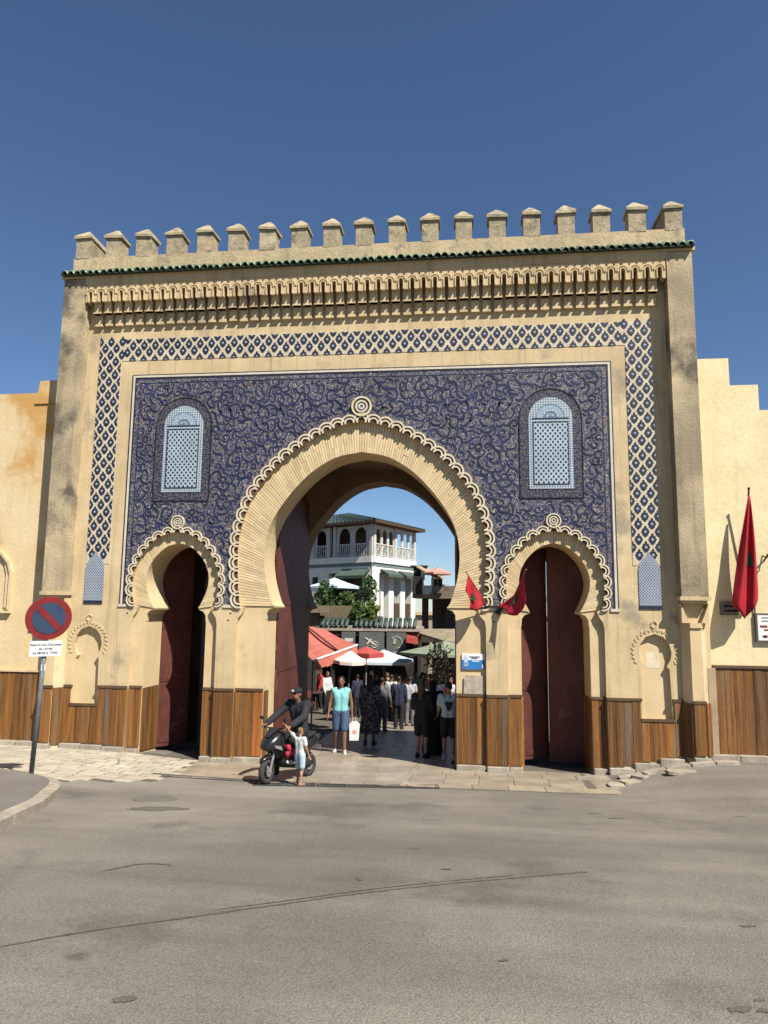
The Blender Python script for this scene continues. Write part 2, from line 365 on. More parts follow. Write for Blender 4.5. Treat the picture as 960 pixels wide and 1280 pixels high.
# ------------------------------------------------------------------ the gate
PF = -0.10                      # front of the proud facing
gate = thing('city_gate', 'tall crenellated ochre city gate with blue tiled front and three horseshoe arches', 'gate')
def mirror_profile(right): return [(-x, z) for x, z in reversed(right)]+right[1:]
BIG_IN = spline([(0, 6.50), (.56, 6.38), (1.1, 6.03), (1.57, 5.50), (1.86, 5.0), (1.97, 4.46), (1.93, 3.95), (1.80, 3.50), (1.72, 3.37)], 4)
BIG_OUT = spline([(0, 7.12), (.49, 7.02), (.98, 6.79), (1.47, 6.46), (1.89, 6.06), (2.25, 5.54), (2.45, 4.94), (2.50, 4.46), (2.47, 3.8), (2.42, 3.37)], 4)
SM_IN = spline([(0, 4.64), (.24, 4.57), (.45, 4.40), (.60, 4.18), (.665, 3.95), (.65, 3.72), (.57, 3.50), (.47, 3.31)], 4)
SM_OUT = spline([(0, 4.86), (.23, 4.82), (.47, 4.70), (.71, 4.45), (.87, 4.14), (.92, 3.88), (.91, 3.6), (.87, 3.37)], 4)
ARCHES = [(-3.78, SM_IN, SM_OUT, .64, .90), (0.0, BIG_IN, BIG_OUT, 1.90, 2.47), (3.78, SM_IN, SM_OUT, .64, .90)]
ZB = -0.9
def opening(cx, prof, jamb, zimp):
    """points from left foot round the arch to right foot"""
    tip = prof[-1]
    right = prof+[(tip[0]+.01, zimp-.03), (jamb-.07, zimp-.06), (jamb-.015, zimp-.14), (jamb-.01, zimp-.26), (jamb, zimp-.27), (jamb, ZB)]
    return [(cx+x, z) for x, z in mirror_profile(right)]
# core wall with the three openings
poly = [(-6.6, ZB)]
for cx, pin, pout, jb, st in ARCHES: poly += opening(cx, pin, jb, pin[-1][1])
poly += [(6.6, ZB), (6.6, 10.4), (-6.6, 10.4)]
MB().prism(poly, 0, .8).build('wall', M_plaster2, gate)
# proud facing around the arch rings
poly = [(-6.08, 1.36), (-5.86, 1.36), (-5.84, 2.25), (-5.80, 2.30), (-5.88, 2.45)]
niche = [(-.27, 1.36), (-.25, 2.28), (-.20, 2.34), (-.27, 2.45), (-.295, 2.58), (-.26, 2.74), (-.16, 2.87), (0, 2.93), (.16, 2.87), (.26, 2.74), (.295, 2.58), (.27, 2.45), (.20, 2.34), (.25, 2.28), (.27, 1.36)]
def fac_open(cx, prof, st):
    tip = prof[-1]
    right = prof+[(tip[0]-.10, 3.33), (tip[0]-.06, 3.22), (st-.02, 3.12), (st, 3.0), (st, ZB)]
    return [(cx+x, z) for x, z in mirror_profile(right)]
oL = fac_open(*[ARCHES[0][i] for i in (0, 2, 4)]); oC = fac_open(0, BIG_OUT, 2.47); oR = fac_open(*[ARCHES[2][i] for i in (0, 2, 4)])
xl = oL[0][0]; xr = oR[-1][0]
oL = [(xl, 1.36)]+oL[1:]; oR = oR[:-1]+[(xr, 1.36)]
poly = [(-6.08, 1.36)]+[(-5.58+x, z) for x, z in niche]+oL+oC+oR+[(5.58+x, z) for x, z in niche]+[(6.08, 1.36), (6.08, 10.3), (-6.08, 10.3)]
MB().prism(poly, PF, .002).build('facing', M_plaster, gate)
for s in (-1, 1):
    a, b = sorted((s*6.08, s*4.68))
    MB().box(a, b, PF, .002, ZB, 1.36).build('facing_base', M_plaster2, gate)
# passage behind: side walls, rear wall with arch, vault
b = MB()
poly = [(-6.6, ZB)]+opening(-3.78, SM_IN, .70, 3.31)+opening(0, BIG_IN, 1.93, 3.37)+opening(3.78, SM_IN, .70, 3.31)+[(6.6, ZB), (6.6, 7.0), (-6.6, 7.0)]
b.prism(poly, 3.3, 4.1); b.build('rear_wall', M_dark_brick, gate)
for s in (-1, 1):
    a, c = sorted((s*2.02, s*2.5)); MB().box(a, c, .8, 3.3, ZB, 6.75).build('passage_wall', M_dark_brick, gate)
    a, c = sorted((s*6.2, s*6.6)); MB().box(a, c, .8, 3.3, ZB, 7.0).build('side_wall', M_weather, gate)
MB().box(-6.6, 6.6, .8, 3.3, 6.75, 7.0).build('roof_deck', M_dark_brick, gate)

# voussoir rings of thin bricks
for cx, pin, pout, jb, st in ARCHES:
    I = mirror_profile(pin); O = mirror_profile(pout)
    I = [(cx+x, z) for x, z in I]; O = [(cx+x, z) for x, z in O]
    N = 168 if cx == 0 else 72
    I = resample(I, N+1); O = resample(O, N+1); b = MB()
    for k in range(N):
        t0, t1 = .065, .935
        q = [np.array(I[k])*(1-t0)+np.array(I[k+1])*t0, np.array(O[k])*(1-t0)+np.array(O[k+1])*t0, np.array(O[k])*(1-t1)+np.array(O[k+1])*t1, np.array(I[k])*(1-t1)+np.array(I[k+1])*t1]
        # each course of two or three bricks end to end
        cuts = [0, random.choice((.3, .45, .6, .75))+.06*random.random(), 1] if cx == 0 else [0, 1]
        for c0, c1 in zip(cuts, cuts[1:]):
            c0 += .001; c1 -= .001
            p = [q[0]*(1-c0)+q[1]*c0, q[0]*(1-c1)+q[1]*c1, q[3]*(1-c1)+q[2]*c1, q[3]*(1-c0)+q[2]*c0]
            b.prism([tuple(v) for v in p], -.020-.008*random.random(), .01)
    stuff(b.build('arch_bricks', M_brick, gate))

# scalloped trims
def scallop_mesh(rad, name):
    b = MB()
    def half_ring(r0, r1, y0, y1, m, n=10, ext=.35):
        a = [math.pi*(-ext*.12)+ (math.pi*(1+ext*.24))*k/n for k in range(n+1)]
        P = [(r1*math.cos(t), r1*math.sin(t)) for t in a]+[(r0*math.cos(t), r0*math.sin(t)) for t in reversed(a)]
        b.prism(P, y0, y1, m)
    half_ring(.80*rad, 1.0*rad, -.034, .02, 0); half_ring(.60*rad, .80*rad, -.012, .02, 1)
    half_ring(.42*rad, .60*rad, -.030, .02, 0); half_ring(.02*rad, .42*rad, -.006, .02, 1)  # innermost half disc is coloured dark to paint a shaded pit
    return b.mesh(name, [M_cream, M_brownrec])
def put_scallops(cx, prof, n, rad, name):
    me = scallop_mesh(rad, name); P = [(cx+x, z) for x, z in mirror_profile(prof)]
    S = resample(P, 2*n+1)
    for k in range(n):
        a, c, d = S[2*k], S[2*k+1], S[2*k+2]
        t = Vector((d[0]-a[0], 0, d[1]-a[1])).normalized(); nrm = Vector((-t.z, 0, t.x))
        Mx = Matrix(((t.x, 0, nrm.x, c[0]), (t.y, 1, nrm.y, PF-.012-(.007 if k % 2 else 0)), (t.z, 0, nrm.z, c[1]), (0, 0, 0, 1)))
        link('scallop', me, gate, Mx)
put_scallops(0, BIG_OUT, 41, .176, 'scallop_large'); put_scallops(-3.78, SM_OUT, 19, .136, 'scallop_small'); put_scallops(3.78, SM_OUT, 19, .136, 'scallop_small')
def roundel(x, z, rad):
    b = MB(); n = 20
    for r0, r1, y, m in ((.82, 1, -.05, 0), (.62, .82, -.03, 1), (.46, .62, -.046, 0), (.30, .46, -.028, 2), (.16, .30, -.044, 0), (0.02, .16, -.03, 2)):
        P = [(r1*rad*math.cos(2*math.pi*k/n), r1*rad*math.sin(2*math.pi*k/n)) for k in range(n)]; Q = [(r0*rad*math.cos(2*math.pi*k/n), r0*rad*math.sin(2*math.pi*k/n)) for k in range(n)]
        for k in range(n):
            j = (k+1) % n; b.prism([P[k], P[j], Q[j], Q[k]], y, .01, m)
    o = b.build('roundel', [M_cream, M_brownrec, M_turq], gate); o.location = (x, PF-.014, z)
roundel(0, 7.12+.30, .21); roundel(-3.78, 5.06, .145); roundel(3.78, 5.06, .145)

# arabesque tile panel
PX, PT, PB = 4.86, 8.14, 3.385
def ring_open(cx, prof, g): # panel edge follows the scallop line
    return [(cx+x, z) for x, z in mirror_profile(prof[:-1]+[(prof[-1][0], PB)])]
def offs(cx, prof, d):
    P = mirror_profile(prof[:-1]+[(prof[-1][0], PB)]); out = []
    for i, (x, z) in enumerate(P):
        a = P[max(0, i-1)]; c = P[min(len(P)-1, i+1)]; t = np.array([c[0]-a[0], c[1]-a[1]]); t = t/np.hypot(*t)
        out.append((cx+x-t[1]*d, max(PB, z+t[0]*d)))
    return out
poly = [(-PX, PB)]+offs(-3.78, SM_OUT, .02)+offs(0, BIG_OUT, .02)+offs(3.78, SM_OUT, .02)+[(PX, PB), (PX, PT), (-PX, PT)]
panel = MB().prism(poly, PF-.010, PF+.01).build('arabesque_panel', M_arab, gate)
def strip(name, x0, x1, z0, z1, y, m, par=gate): return MB().box(x0, x1, PF-y, PF+.005, z0, z1).build(name, m, par)
for nm, o0, o1, m, y in (('navy_fillet', 0, .03, M_navy, .018), ('white_fillet', .03, .072, M_white, .024), ('dark_fillet', .072, .095, M_navy, .018), ('inner_fillet', -.10, -.085, M_navy, .016)):
    b = MB()
    b.box(-PX-o1, -PX-o0, PF-y, PF+.005, PB, PT+o1); b.box(PX+o0, PX+o1, PF-y, PF+.005, PB, PT+o1); b.box(-PX-o0, PX+o0, PF-y, PF+.005, PT+o0, PT+o1)
    b.build(nm, m, gate)
for cx0, cx1 in ((-PX-.11, -4.80), (-2.76, -2.55), (2.55, 2.76), (4.80, PX+.11)):
    MB().box(cx0, cx1, PF-.026, PF+.005, PB-.055, PB).build('base_fillet', M_white, gate)

# window-like mosaic panels
WINX, WB, WT, WH = 3.76, 5.69, 7.52, .425
def arch_poly(h, z0, z1, n=14, sh=None):
    zs = z1-h
    return [(-h, z0)]+[(-h*math.cos(math.pi*k/n), zs+h*math.sin(math.pi*k/n)) for k in range(n+1)]+[(h, z0)]
def inwin(x, z, g=.02):
    for s in (-1, 1):
        dx = x-s*WINX
        if abs(dx) < .61+g and WB-.21-g < z < WT+.19-.58: return True
        if math.hypot(dx, z-(WT+.19-.61)) < .61+g and z > WT-.5: return True
    return False
for s in (-1, 1):
    wp = MB().prism([(s*WINX+x, z) for x, z in arch_poly(.61, WB-.19, WT+.19)], PF-.020, PF).build('blind_window', M_navyb, gate)
    oo = arch_poly(.61, WB-.19, WT+.19); ii = arch_poly(.595, WB-.175, WT+.175)
    b = MB()
    for k in range(len(oo)):
        j = (k+1) % len(oo); b.prism([(s*WINX+q[0], q[1]) for q in (oo[k], oo[j], ii[j], ii[k])], PF-.030, PF)
    b.build('outline', M_black, wp)
    MB().prism([(s*WINX+x, z) for x, z in arch_poly(WH, WB, WT)], PF-.032, PF).build('mosaic_border', M_zborder, wp)
    b = MB().box(s*WINX-WH+.08, s*WINX+WH-.08, PF-.038, PF, WB+.08, WT-WH-.07); b.build('mosaic_field', M_zellij, wp)
    b = MB()
    for z0 in (WB+.08, WT-WH-.085): b.box(s*WINX-WH+.08, s*WINX+WH-.08, PF-.043, PF, z0, z0+.018)
    for x0 in (-WH+.08, WH-.098): b.box(s*WINX+x0, s*WINX+x0+.018, PF-.042, PF, WB+.098, WT-WH-.085)
    b.box(s*WINX-WH+.07, s*WINX+WH-.07, PF-.041, PF, WT-WH-.012, WT-WH+.008)
    b.build('mosaic_fillet', M_navy, wp)
    b = MB(); zc = WT-WH+.008
    for r0, r1, m, y in ((.28, .345, 0, .040), (.265, .28, 1, .043), (.17, .265, 2, .040), (.13, .17, 0, .044), (.085, .13, 1, .040), (.05, .085, 0, .044), (0.0, .05, 1, .041)):
        for k in range(14):
            a0, a1 = math.pi*k/14, math.pi*(k+1)/14
            q = [(r1*math.cos(a0), r1*math.sin(a0)), (r1*math.cos(a1), r1*math.sin(a1)), (r0*math.cos(a1), r0*math.sin(a1)), (r0*math.cos(a0), r0*math.sin(a0))]
            mm = m if m != 2 else (1 if k % 2 else 0)
            b.prism([(s*WINX+x, zc+z) for x, z in (q if r0 > 0 else q[:3])], PF-y, PF, m)
    b.build('fanlight', [M_zborder, M_turq, mat('pale_slate', (0.30, 0.37, 0.41), (0.2, 0.26, 0.31), 30, bump=0)], wp)

# scrollwork: raised tile ribbons, beige edge under a navy curl
def inring(x, z):
    def test(dx, prof, g):
        zz = [p[1] for p in prof][::-1]; xx = [p[0] for p in prof][::-1]
        if z > prof[0][1]+g: return False
        lim = float(np.interp(z-g*.6, zz, xx)) if z > prof[-1][1] else prof[-1][0]
        return abs(dx) < lim+g
    return test(x, BIG_OUT, .17) or test(x-3.78, SM_OUT, .12) or test(x+3.78, SM_OUT, .12)
def ok(x, z): return abs(x) < PX-.09 and PB+.03 < z < PT-.09 and not inwin(x, z) and not inring(x, z)
rg = random.Random(3); bb = MB(); bn = MB()
def ribbon(b, pts, wds, y):
    vs = []; fs = []
    for i, (x, z) in enumerate(pts):
        a = pts[max(0, i-1)]; c = pts[min(len(pts)-1, i+1)]; t = np.array([c[0]-a[0], c[1]-a[1]]); L_ = np.hypot(*t) or 1; t = t/L_
        for sgn in (-1, 1): vs.append((x-sgn*t[1]*wds[i], y, z+sgn*t[0]*wds[i]))
    for i in range(len(pts)-1): fs.append((2*i, 2*i+1, 2*i+3, 2*i+2))
    b.add(vs, fs)
cnt = 0
P_ = .158
for iz in range(int((PT-PB)/P_)+2):
    for ix in range(int(PX/P_)+2):
        x0 = (ix+.5*(iz % 2)+rg.uniform(-.18, .18))*P_; z0 = PB+(iz+rg.uniform(-.18, .18))*P_
        ch = rg.choice((-1, 1)); a0 = rg.uniform(0, 6.28); R0 = rg.uniform(.065, .11); turns = rg.uniform(.85, 1.2); tail = rg.uniform(.08, .2); kind = rg.random()
        for s in ((1, -1) if x0 > .05 else (1,)):
            pts = []; wd = []
            n = 18
            if kind < .68:      # clothoid flourish: an S that curls at both ends
                Ln = R0*3.6; px_, pz_ = 0.0, 0.0; raw = []
                for k in range(n+1):
                    t = -1+2*k/n; th = a0+ch*(4.6*t*t*t/abs(t) if abs(t) > 1e-6 else 0)*.5
                    raw.append((px_, pz_)); px_ += math.cos(th)*Ln/n; pz_ += math.sin(th)*Ln/n
                mx_ = sum(p[0] for p in raw)/len(raw); mz_ = sum(p[1] for p in raw)/len(raw)
                for k, (x_, z_) in enumerate(raw):
                    t = k/n; pts.append((x0+x_-mx_, z0+z_-mz_)); wd.append(.007+.0155*math.sin(math.pi*t)**.8)
                pts = [pts[0]]*6+pts; wd = [.007]*6+wd; pts = pts[6:]; wd = wd[6:]
            else:
                for k in range(n+1):
                    t = k/n; r = R0*(1-.62*t); a = a0+ch*turns*2*math.pi*t
                    pts.append((x0+r*math.cos(a), z0+r*math.sin(a))); wd.append(.018*(.5+.9*t*(1.1-t)*2))
            pts = [(s*x, z) for x, z in pts]
            if not all(ok(x, z) for x, z in pts[::3]):
                if not all(ok(x, z) for x, z in pts[::2]): 
                    R1 = .45; pts = [(s*x0+(x-s*x0)*R1, z0+(z-z0)*R1) for x, z in pts]; wd = [v*.75 for v in wd]
                    if not all(ok(x, z) for x, z in pts[::2]): continue
            y = PF-.012-.0004*(cnt % 9); cnt += 1
            ribbon(bb, pts, [v+.0055 for v in wd], y); ribbon(bn, pts, wd, y-.005)
stuff(bb.build('scroll_edging', M_scrollb, panel)); stuff(bn.build('scrollwork', M_scrolln, panel))

# diaper tile band: cream plate with separate lobed blue motifs
BO, BI, BT, BTI, BBOT = 5.74, 5.235, 9.04, 8.555, 3.42
b = MB()
b.prism([(-BO, 4.2), (-BI, 4.2), (-BI, BTI), (BI, BTI), (BI, 4.2), (BO, 4.2), (BO, BT), (-BO, BT)], PF-.008, PF+.01)
band = b.build('tile_band', mat('band_cream', (0.52, 0.45, 0.32), (0.43, 0.365, 0.25), 6, rough=.55, bump=.1, grain=.1), gate)
DX, DZ = .2508, .296
def motif(name, clip=None):
    b = MB()
    def ell(cx, cz, rx, rz, m, y, n=8):
        P = [(cx+rx*math.cos(2*math.pi*k/n), cz+rz*math.sin(2*math.pi*k/n)) for k in range(n)]
        if clip:
            ax, sg = clip
            def cl(P):
                out = []
                for i in range(len(P)):
                    p, q = P[i], P[(i+1) % len(P)]; dp, dq = sg*p[ax], sg*q[ax]
                    if dp >= 0: out.append(p)
                    if (dp > 0) != (dq > 0) and abs(dp-dq) > 1e-9:
                        t = dp/(dp-dq); out.append((p[0]+(q[0]-p[0])*t, p[1]+(q[1]-p[1])*t))
                return out
            P = cl(P)
            if len(P) < 3: return
        b.prism(P, -y, .004, m)
    ell(0, 0, .062, .066, 0, .0060)
    ell(.050, 0, .026, .03, 0, .0066); ell(-.050, 0, .026, .03, 0, .0067)
    ell(0, .075, .024, .045, 0, .0070); ell(0, -.070, .034, .03, 0, .0064)
    ell(.037, .043, .021, .024, 0, .0072); ell(-.037, .043, .021, .024, 0, .0073)
    ell(.035, -.045, .021, .022, 0, .0074); ell(-.035, -.045, .021, .022, 0, .0075)
    ell(0, 0, .030, .032, 1, .0085); ell(0, 0, .013, .014, 2, .0100)
    return b.mesh(name, [M_navy, M_turq, M_cream])
MOT = {None: motif('motif')}
for c in ((0, 1), (0, -1), (1, 1), (1, -1)): MOT[c] = motif('motif_half', c)
def put_motif(x, z, c=None): link('tile_motif', MOT[c], gate, TRS(x, PF-.008, z, 1.01, 1, 1.0))
xc = [(-BO+DX*.5), (-BO+DX*1.5)]
k = 0; z = BBOT+.98
while z < BT-.02:
    for s in (-1, 1):
        # columns: edge half, centre, edge half  /  two full
        if k % 2 == 0:
            for q in (.5, 1.5): put_motif(s*(BO-DX*q*1.005), z)
        else:
            put_motif(s*(BO-DX*1.005), z)
            put_motif(s*(BO-.006), z, (0, -s)); 
            if z < BTI-.05: put_motif(s*(BI+.006), z, (0, s))
            else: put_motif(s*(BI-.004), z)
    k += 1; z += DZ/2
rows = [BT-.02, BT-.02-DZ*.46, BT-.02-DZ*.95, BT-.02-DZ*1.42]
nx = int(round(2*BI/DX))
for r_, z in enumerate(rows[1:3]):
    for i in range(nx+1):
        x = -BI+(i+(0.5 if r_ else 0.0))*2*BI/nx
        if abs(x) > BI-.06: continue
        put_motif(x, z)
for i in range(nx):
    x = -BI+(i+.5)*2*BI/nx; put_motif(x, BT-.005, (1, -1))
    x = -BI+i*2*BI/nx
    if i: put_motif(x, BTI+.005, (1, 1))
# pointed lattice panels under the band
for s in (-1, 1):
    cx = s*5.53
    P = [(-.20, 3.42), (.20, 3.42), (.20, 4.12), (.17, 4.24), (.10, 4.33), (.05, 4.38), (0, 4.46), (-.05, 4.38), (-.10, 4.33), (-.17, 4.24), (-.20, 4.12)]
    o = MB().prism([(cx+x, z) for x, z in P], PF-.017, PF).build('lattice_panel', M_lattice, gate)
    MB().box(cx-.202, cx+.202, PF-.020, PF, 3.385, 3.45).build('base_strip', M_navy, o)

# pilasters with ledges, and the engaged piers under them
for s in (-1, 1):
    b = MB(); a, c = sorted((s*6.02, s*6.50))
    P = [(a, -.40), (c, -.40), (c, .6), (a, .6)]
    b.box(a, c, -.38, .8, 3.62, 10.32); b.build('pilaster', M_weather, gate)
    b = MB(); b.box(a-.03, c+.03, -.41, -.05, 3.55, 3.62); b.box(a+.03, c-.03, -.36, -.05, 3.49, 3.55); b.build('pilaster_ledge', M_plaster, gate)
    b = MB(); pts = [(a+.02, 0), (a+.02, -.13), (a+.14, -.30), (c-.14, -.30), (c-.02, -.13), (c-.02, 0)]
    def octo(z0, z1, g=0.0):
        n = len(pts); vs = [(x, y-g*(1 if y < 0 else 0), z) for z in (z0, z1) for x, y in pts]
        b.add(vs, [(i, (i+1) % n, (i+1) % n+n, i+n) for i in range(n)]+[tuple(reversed(range(n))), tuple(range(n, 2*n))])
    octo(ZB, 3.05); octo(3.05, 3.14, .03)
    b.build('engaged_pier', M_plaster2, gate)
    b = MB()
    for sg in (-1, 1):
        xx = (a+c)/2+sg*.17
        b.prism([(xx-.07, 3.14), (xx+.07, 3.14), (xx+sg*.07, 3.49), (xx-.0, 3.30)] if sg > 0 else [(xx-.07, 3.14), (xx+.07, 3.14), (xx, 3.30), (xx-.07, 3.49)], -.33, -.02)
    b.box(a+.06, c-.06, -.22, -.02, 3.14, 3.49)
    b.build('pier_bracket', M_plaster2, gate)

# corbel table: niche arches over stepped brackets
NC = 52; CX = 6.0; CP = 2*CX/NC
cz0, cz1, cz2, cz3 = 9.36, 9.58, 9.80, 10.10
b = MB(); hw = CP*.33
b.box(-hw, hw, -.085, .02, cz0, cz1); b.prism([(-hw-.006, cz0-.03), (hw+.006, cz0-.03), (hw+.006, cz0), (-hw-.006, cz0)], -.098, .02)
b.box(-hw-.003, hw+.003, -.185, .02, cz1, cz2); b.box(-hw-.008, hw+.008, -.197, -.02, cz1, cz1+.03)
corb = b.mesh('corbel', M_plaster)
b = MB(); h = CP/2-.001; op = CP*.17; n = 8
arc = [(-op, cz2)]+[(-op*math.cos(math.pi*k/n), cz2+.19+op*math.sin(math.pi*k/n)) for k in range(n+1)]+[(op, cz2)]
b.prism([(-h, cz2)]+arc+[(h, cz2), (h, cz3+.10), (-h, cz3+.10)], -.285, .02)
def arcp(k_, zz): return [(-op*k_, cz2+zz)]+[(-op*k_*math.cos(math.pi*k/n), cz2+.19+op*k_*math.sin(math.pi*k/n)) for k in range(n+1)]+[(op*k_, cz2+zz)]
b.prism(arcp(1.55, 0)+list(reversed(arcp(1.02, 0))), -.312, -.284)
b.prism(arcp(2.75, .17)+list(reversed(arcp(2.25, .17))), -.306, -.2845)
nic = b.mesh('niche_arch', M_plaster)
for i in range(NC):
    link('niche_arch', nic, gate, TRS(-CX+(i+.5)*CP, PF+.02, random.uniform(-.006, .006)))
for i in range(NC+1):
    x = -CX+i*CP
    if abs(x) < CX-.02: link('corbel', corb, gate, TRS(x, PF+.02, random.uniform(-.008, .008)))
MB().box(-6.02, 6.02, -.385, 0, 10.197, 10.335).build('cornice', M_plaster, gate)
MB().box(-6.56, 6.56, -.40, .8, 10.335, 10.40).build('eave_slab', M_plaster, gate)

# green glazed eave tiles
b = MB(); n = 8; L_ = .36; ro, ri = .070, .054
vs = []; fs = []
for (yy, zz) in ((0, 0), (-L_, -.19)):
    k_ = 1.0 if yy == 0 else 1.12
    for r_ in (ro, ri):
        vs += [(r_*k_*math.cos(math.pi*k/n), yy, zz+r_*k_*math.sin(math.pi*k/n)*1.15) for k in range(n+1)]
m_ = n+1
for k in range(n):
    fs += [(k, k+1, 2*m_+k+1, 2*m_+k), (m_+k+1, m_+k, 3*m_+k, 3*m_+k+1), (2*m_+k, 2*m_+k+1, 3*m_+k+1, 3*m_+k), (k+1, k, m_+k, m_+k+1)]
fs += [(0, 2*m_, 3*m_, m_), (n, m_+n, 3*m_+n, 2*m_+n)]
b.add(vs, fs); tile = b.mesh('eave_tile', M_green, True)
NT = 88
for i in range(NT):
    x = -6.52+(i+.5)*13.04/NT
    link('eave_tile', tile, gate, TRS(x+random.uniform(-.008, .008), -.17, 10.56+random.uniform(-.012, .012), rx=random.uniform(-.03, .03), rz=random.uniform(-.05, .05)))
b = MB()
b.add([(-6.52, -.50, 10.39), (6.52, -.50, 10.39), (6.52, -.16, 10.57), (-6.52, -.16, 10.57), (-6.52, -.50, 10.37), (6.52, -.50, 10.37), (6.52, -.16, 10.402), (-6.52, -.16, 10.402)], [(0, 1, 2, 3), (4, 7, 6, 5), (0, 4, 5, 1), (1, 5, 6, 2), (3, 2, 6, 7), (0, 3, 7, 4)])
b.build('tile_bed', mat('tile_bed_green', (0.03, 0.05, 0.03), rough=.8), gate)

# parapet and merlons
MB().box(-6.44, 6.44, -.20, .45, 10.38, 10.90).build('parapet', M_parapet, gate)
def merlon_mesh(dep, name, seed):
    rr = random.Random(seed); b = MB(); h = .168; y0, y1 = -.20, -.20+dep
    j = lambda: rr.uniform(-.014, .014)
    b.box(-h, h, y0, y1, 10.88, 11.33)
    hh = h+.035
    base = [(-hh+j(), y0-.04, 11.33+j()), (hh+j(), y0-.04, 11.33+j()), (hh+j(), y1+.04, 11.33), (-hh+j(), y1+.04, 11.33)]
    mid = [(x, y, z+.055+j()) for x, y, z in base]
    ya, yb = (y0+.17, y1-.17)
    top = [(-.03, ya, 11.60+j()), (.03, ya, 11.60+j()), (.03, yb, 11.60), (-.03, yb, 11.60)]
    b.add(base+mid+top, [(3, 2, 1, 0), (0, 1, 5, 4), (1, 2, 6, 5), (2, 3, 7, 6), (3, 0, 4, 7), (4, 5, 9, 8), (5, 6, 10, 9), (6, 7, 11, 10), (7, 4, 8, 11), (8, 9, 10, 11)])
    return b.mesh(name, M_merlon)
mm = [merlon_mesh(.36, 'merlon', s) for s in range(4)]; mend = merlon_mesh(1.3, 'corner_merlon', 9)
for i in range(19):
    x = -6.235+i*(12.47/18)
    link('merlon', mend if i in (0, 18) else mm[i % 4], gate, TRS(x, random.uniform(-.01, .01), random.uniform(-.015, .015), rz=random.uniform(-.03, .03)))

# relief garlands round the keyhole niches
for s in (-1, 1):
    b = MB(); cx = s*5.58
    for k in range(21):
        a = R(-28)+R(236)*k/20; rr = .40
        x, z = cx+rr*math.cos(a), 2.60+rr*math.sin(a)*1.0
        Mx = TRS(x, PF, z, ry=-a+.5)
        b.box(-.034, .034, -.014, .004, -.010, .010, M=Mx); b.box(-.008, .008, -.012, .004, -.034, .034, M=TRS(x, PF, z, ry=-a))
    for a in (0, 1, 2, 3): 
        b.box(-.035, .035, -.02, .004, -.010, .010, M=TRS(cx+.05*math.cos(a*math.pi/2+math.pi/4), PF, 3.10+.06*math.sin(a*math.pi/2+math.pi/4), ry=-(a*math.pi/2-math.pi/4)))
    b.build('niche_garland', M_plaster2, gate)
    # faded sheet of whitewash patch on the niche back
    MB().box(cx-.16, cx+.10, -.004, .001, 2.30, 2.58).build('pale_patch', mat('pale_patch', (0.62, 0.55, 0.42), (0.52, 0.42, 0.26), 7, bump=.1), gate) if s > 0 else None

# wooden dado planks
PLANK = bevel_box('plank', M_wood, .03); PLANKO = bevel_box('plank_orange', M_woodo, .03)
DT = 1.70
def dado_front(x0, x1, y, zt, zb=None, step=.165, orange=()):
    n = max(1, round((x1-x0)/step)); wd = (x1-x0)/n
    for i in range(n):
        xm = x0+(i+.5)*wd; z0 = zb if zb is not None else gz(xm, y)+.13
        zz = zt(xm) if callable(zt) else zt
        link('plank', PLANKO if i in orange else PLANK, gate, TRS(xm, y-.012+random.uniform(-.004, .004), (z0+zz)/2, wd-.006, .035, zz-z0, ry=random.uniform(-.002, .002)))
def dado_side(x, y0, y1, zt, sgn):
    n = max(1, round((y1-y0)/.165)); wd = (y1-y0)/n
    for i in range(n):
        ym = y0+(i+.5)*wd; z0 = gz(x, ym)+.06
        link('plank', PLANK, gate, TRS(x+sgn*.012, ym, (z0+zt)/2, .035, wd-.006, zt-z0))
def cap(x0, x1, y, z): MB().box(x0, x1, y-.045, y, z, z+.05).build('dado_cap', M_woodcap, gate)
def base(x0, x1, y):
    n = max(1, round((x1-x0)/.45)); wd = (x1-x0)/n
    for i in range(n):
        xm = x0+(i+.5)*wd; g = gz(xm, y)
        link('base_stone', BSTONE, gate, TRS(xm, y-.03, g+.03, wd-.01, .14, .15+random.uniform(-.025, .025)))
BSTONE = bevel_box('base_stone', M_stone, .05)
segs = [(-6.02, -4.68, PF), (-2.88, -2.47, PF), (2.47, 2.88, PF), (4.68, 6.02, PF)]
for x0, x1, y in segs:
    if abs(x0) > 4:  # keyhole niche interrupts the dado
        nx0 = (-5.58 if x0 < 0 else 5.58)
        dado_front(x0, nx0-.30, y, DT); dado_front(nx0-.30, nx0+.30, y, 1.34); dado_front(nx0+.30, x1, y, DT)
        cap(x0, nx0-.27, y, DT); cap(nx0+.27, x1, y, DT); cap(nx0-.30, nx0+.30, y, 1.34)
    else:
        dado_front(x0, x1, y, DT); cap(x0, x1, y, DT)
    base(x0, x1, y)
for cx, st, jb, org in ((-3.78, .90, .64, ()), (0, 2.47, 1.90, ()), (3.78, .90, .64, ())):
    for s in (-1, 1):
        a, c = sorted((cx+s*st, cx+s*jb))
        dado_front(a, c, 0, DT, orange=(2,) if (cx == 0 and s < 0) else ()); cap(a, c, 0, DT); base(a, c, 0)
        if not (cx == 0): dado_side(cx+s*jb, 0.02, .78, DT, -s)
        else: dado_side(s*1.9, .02, .28, DT, -s)
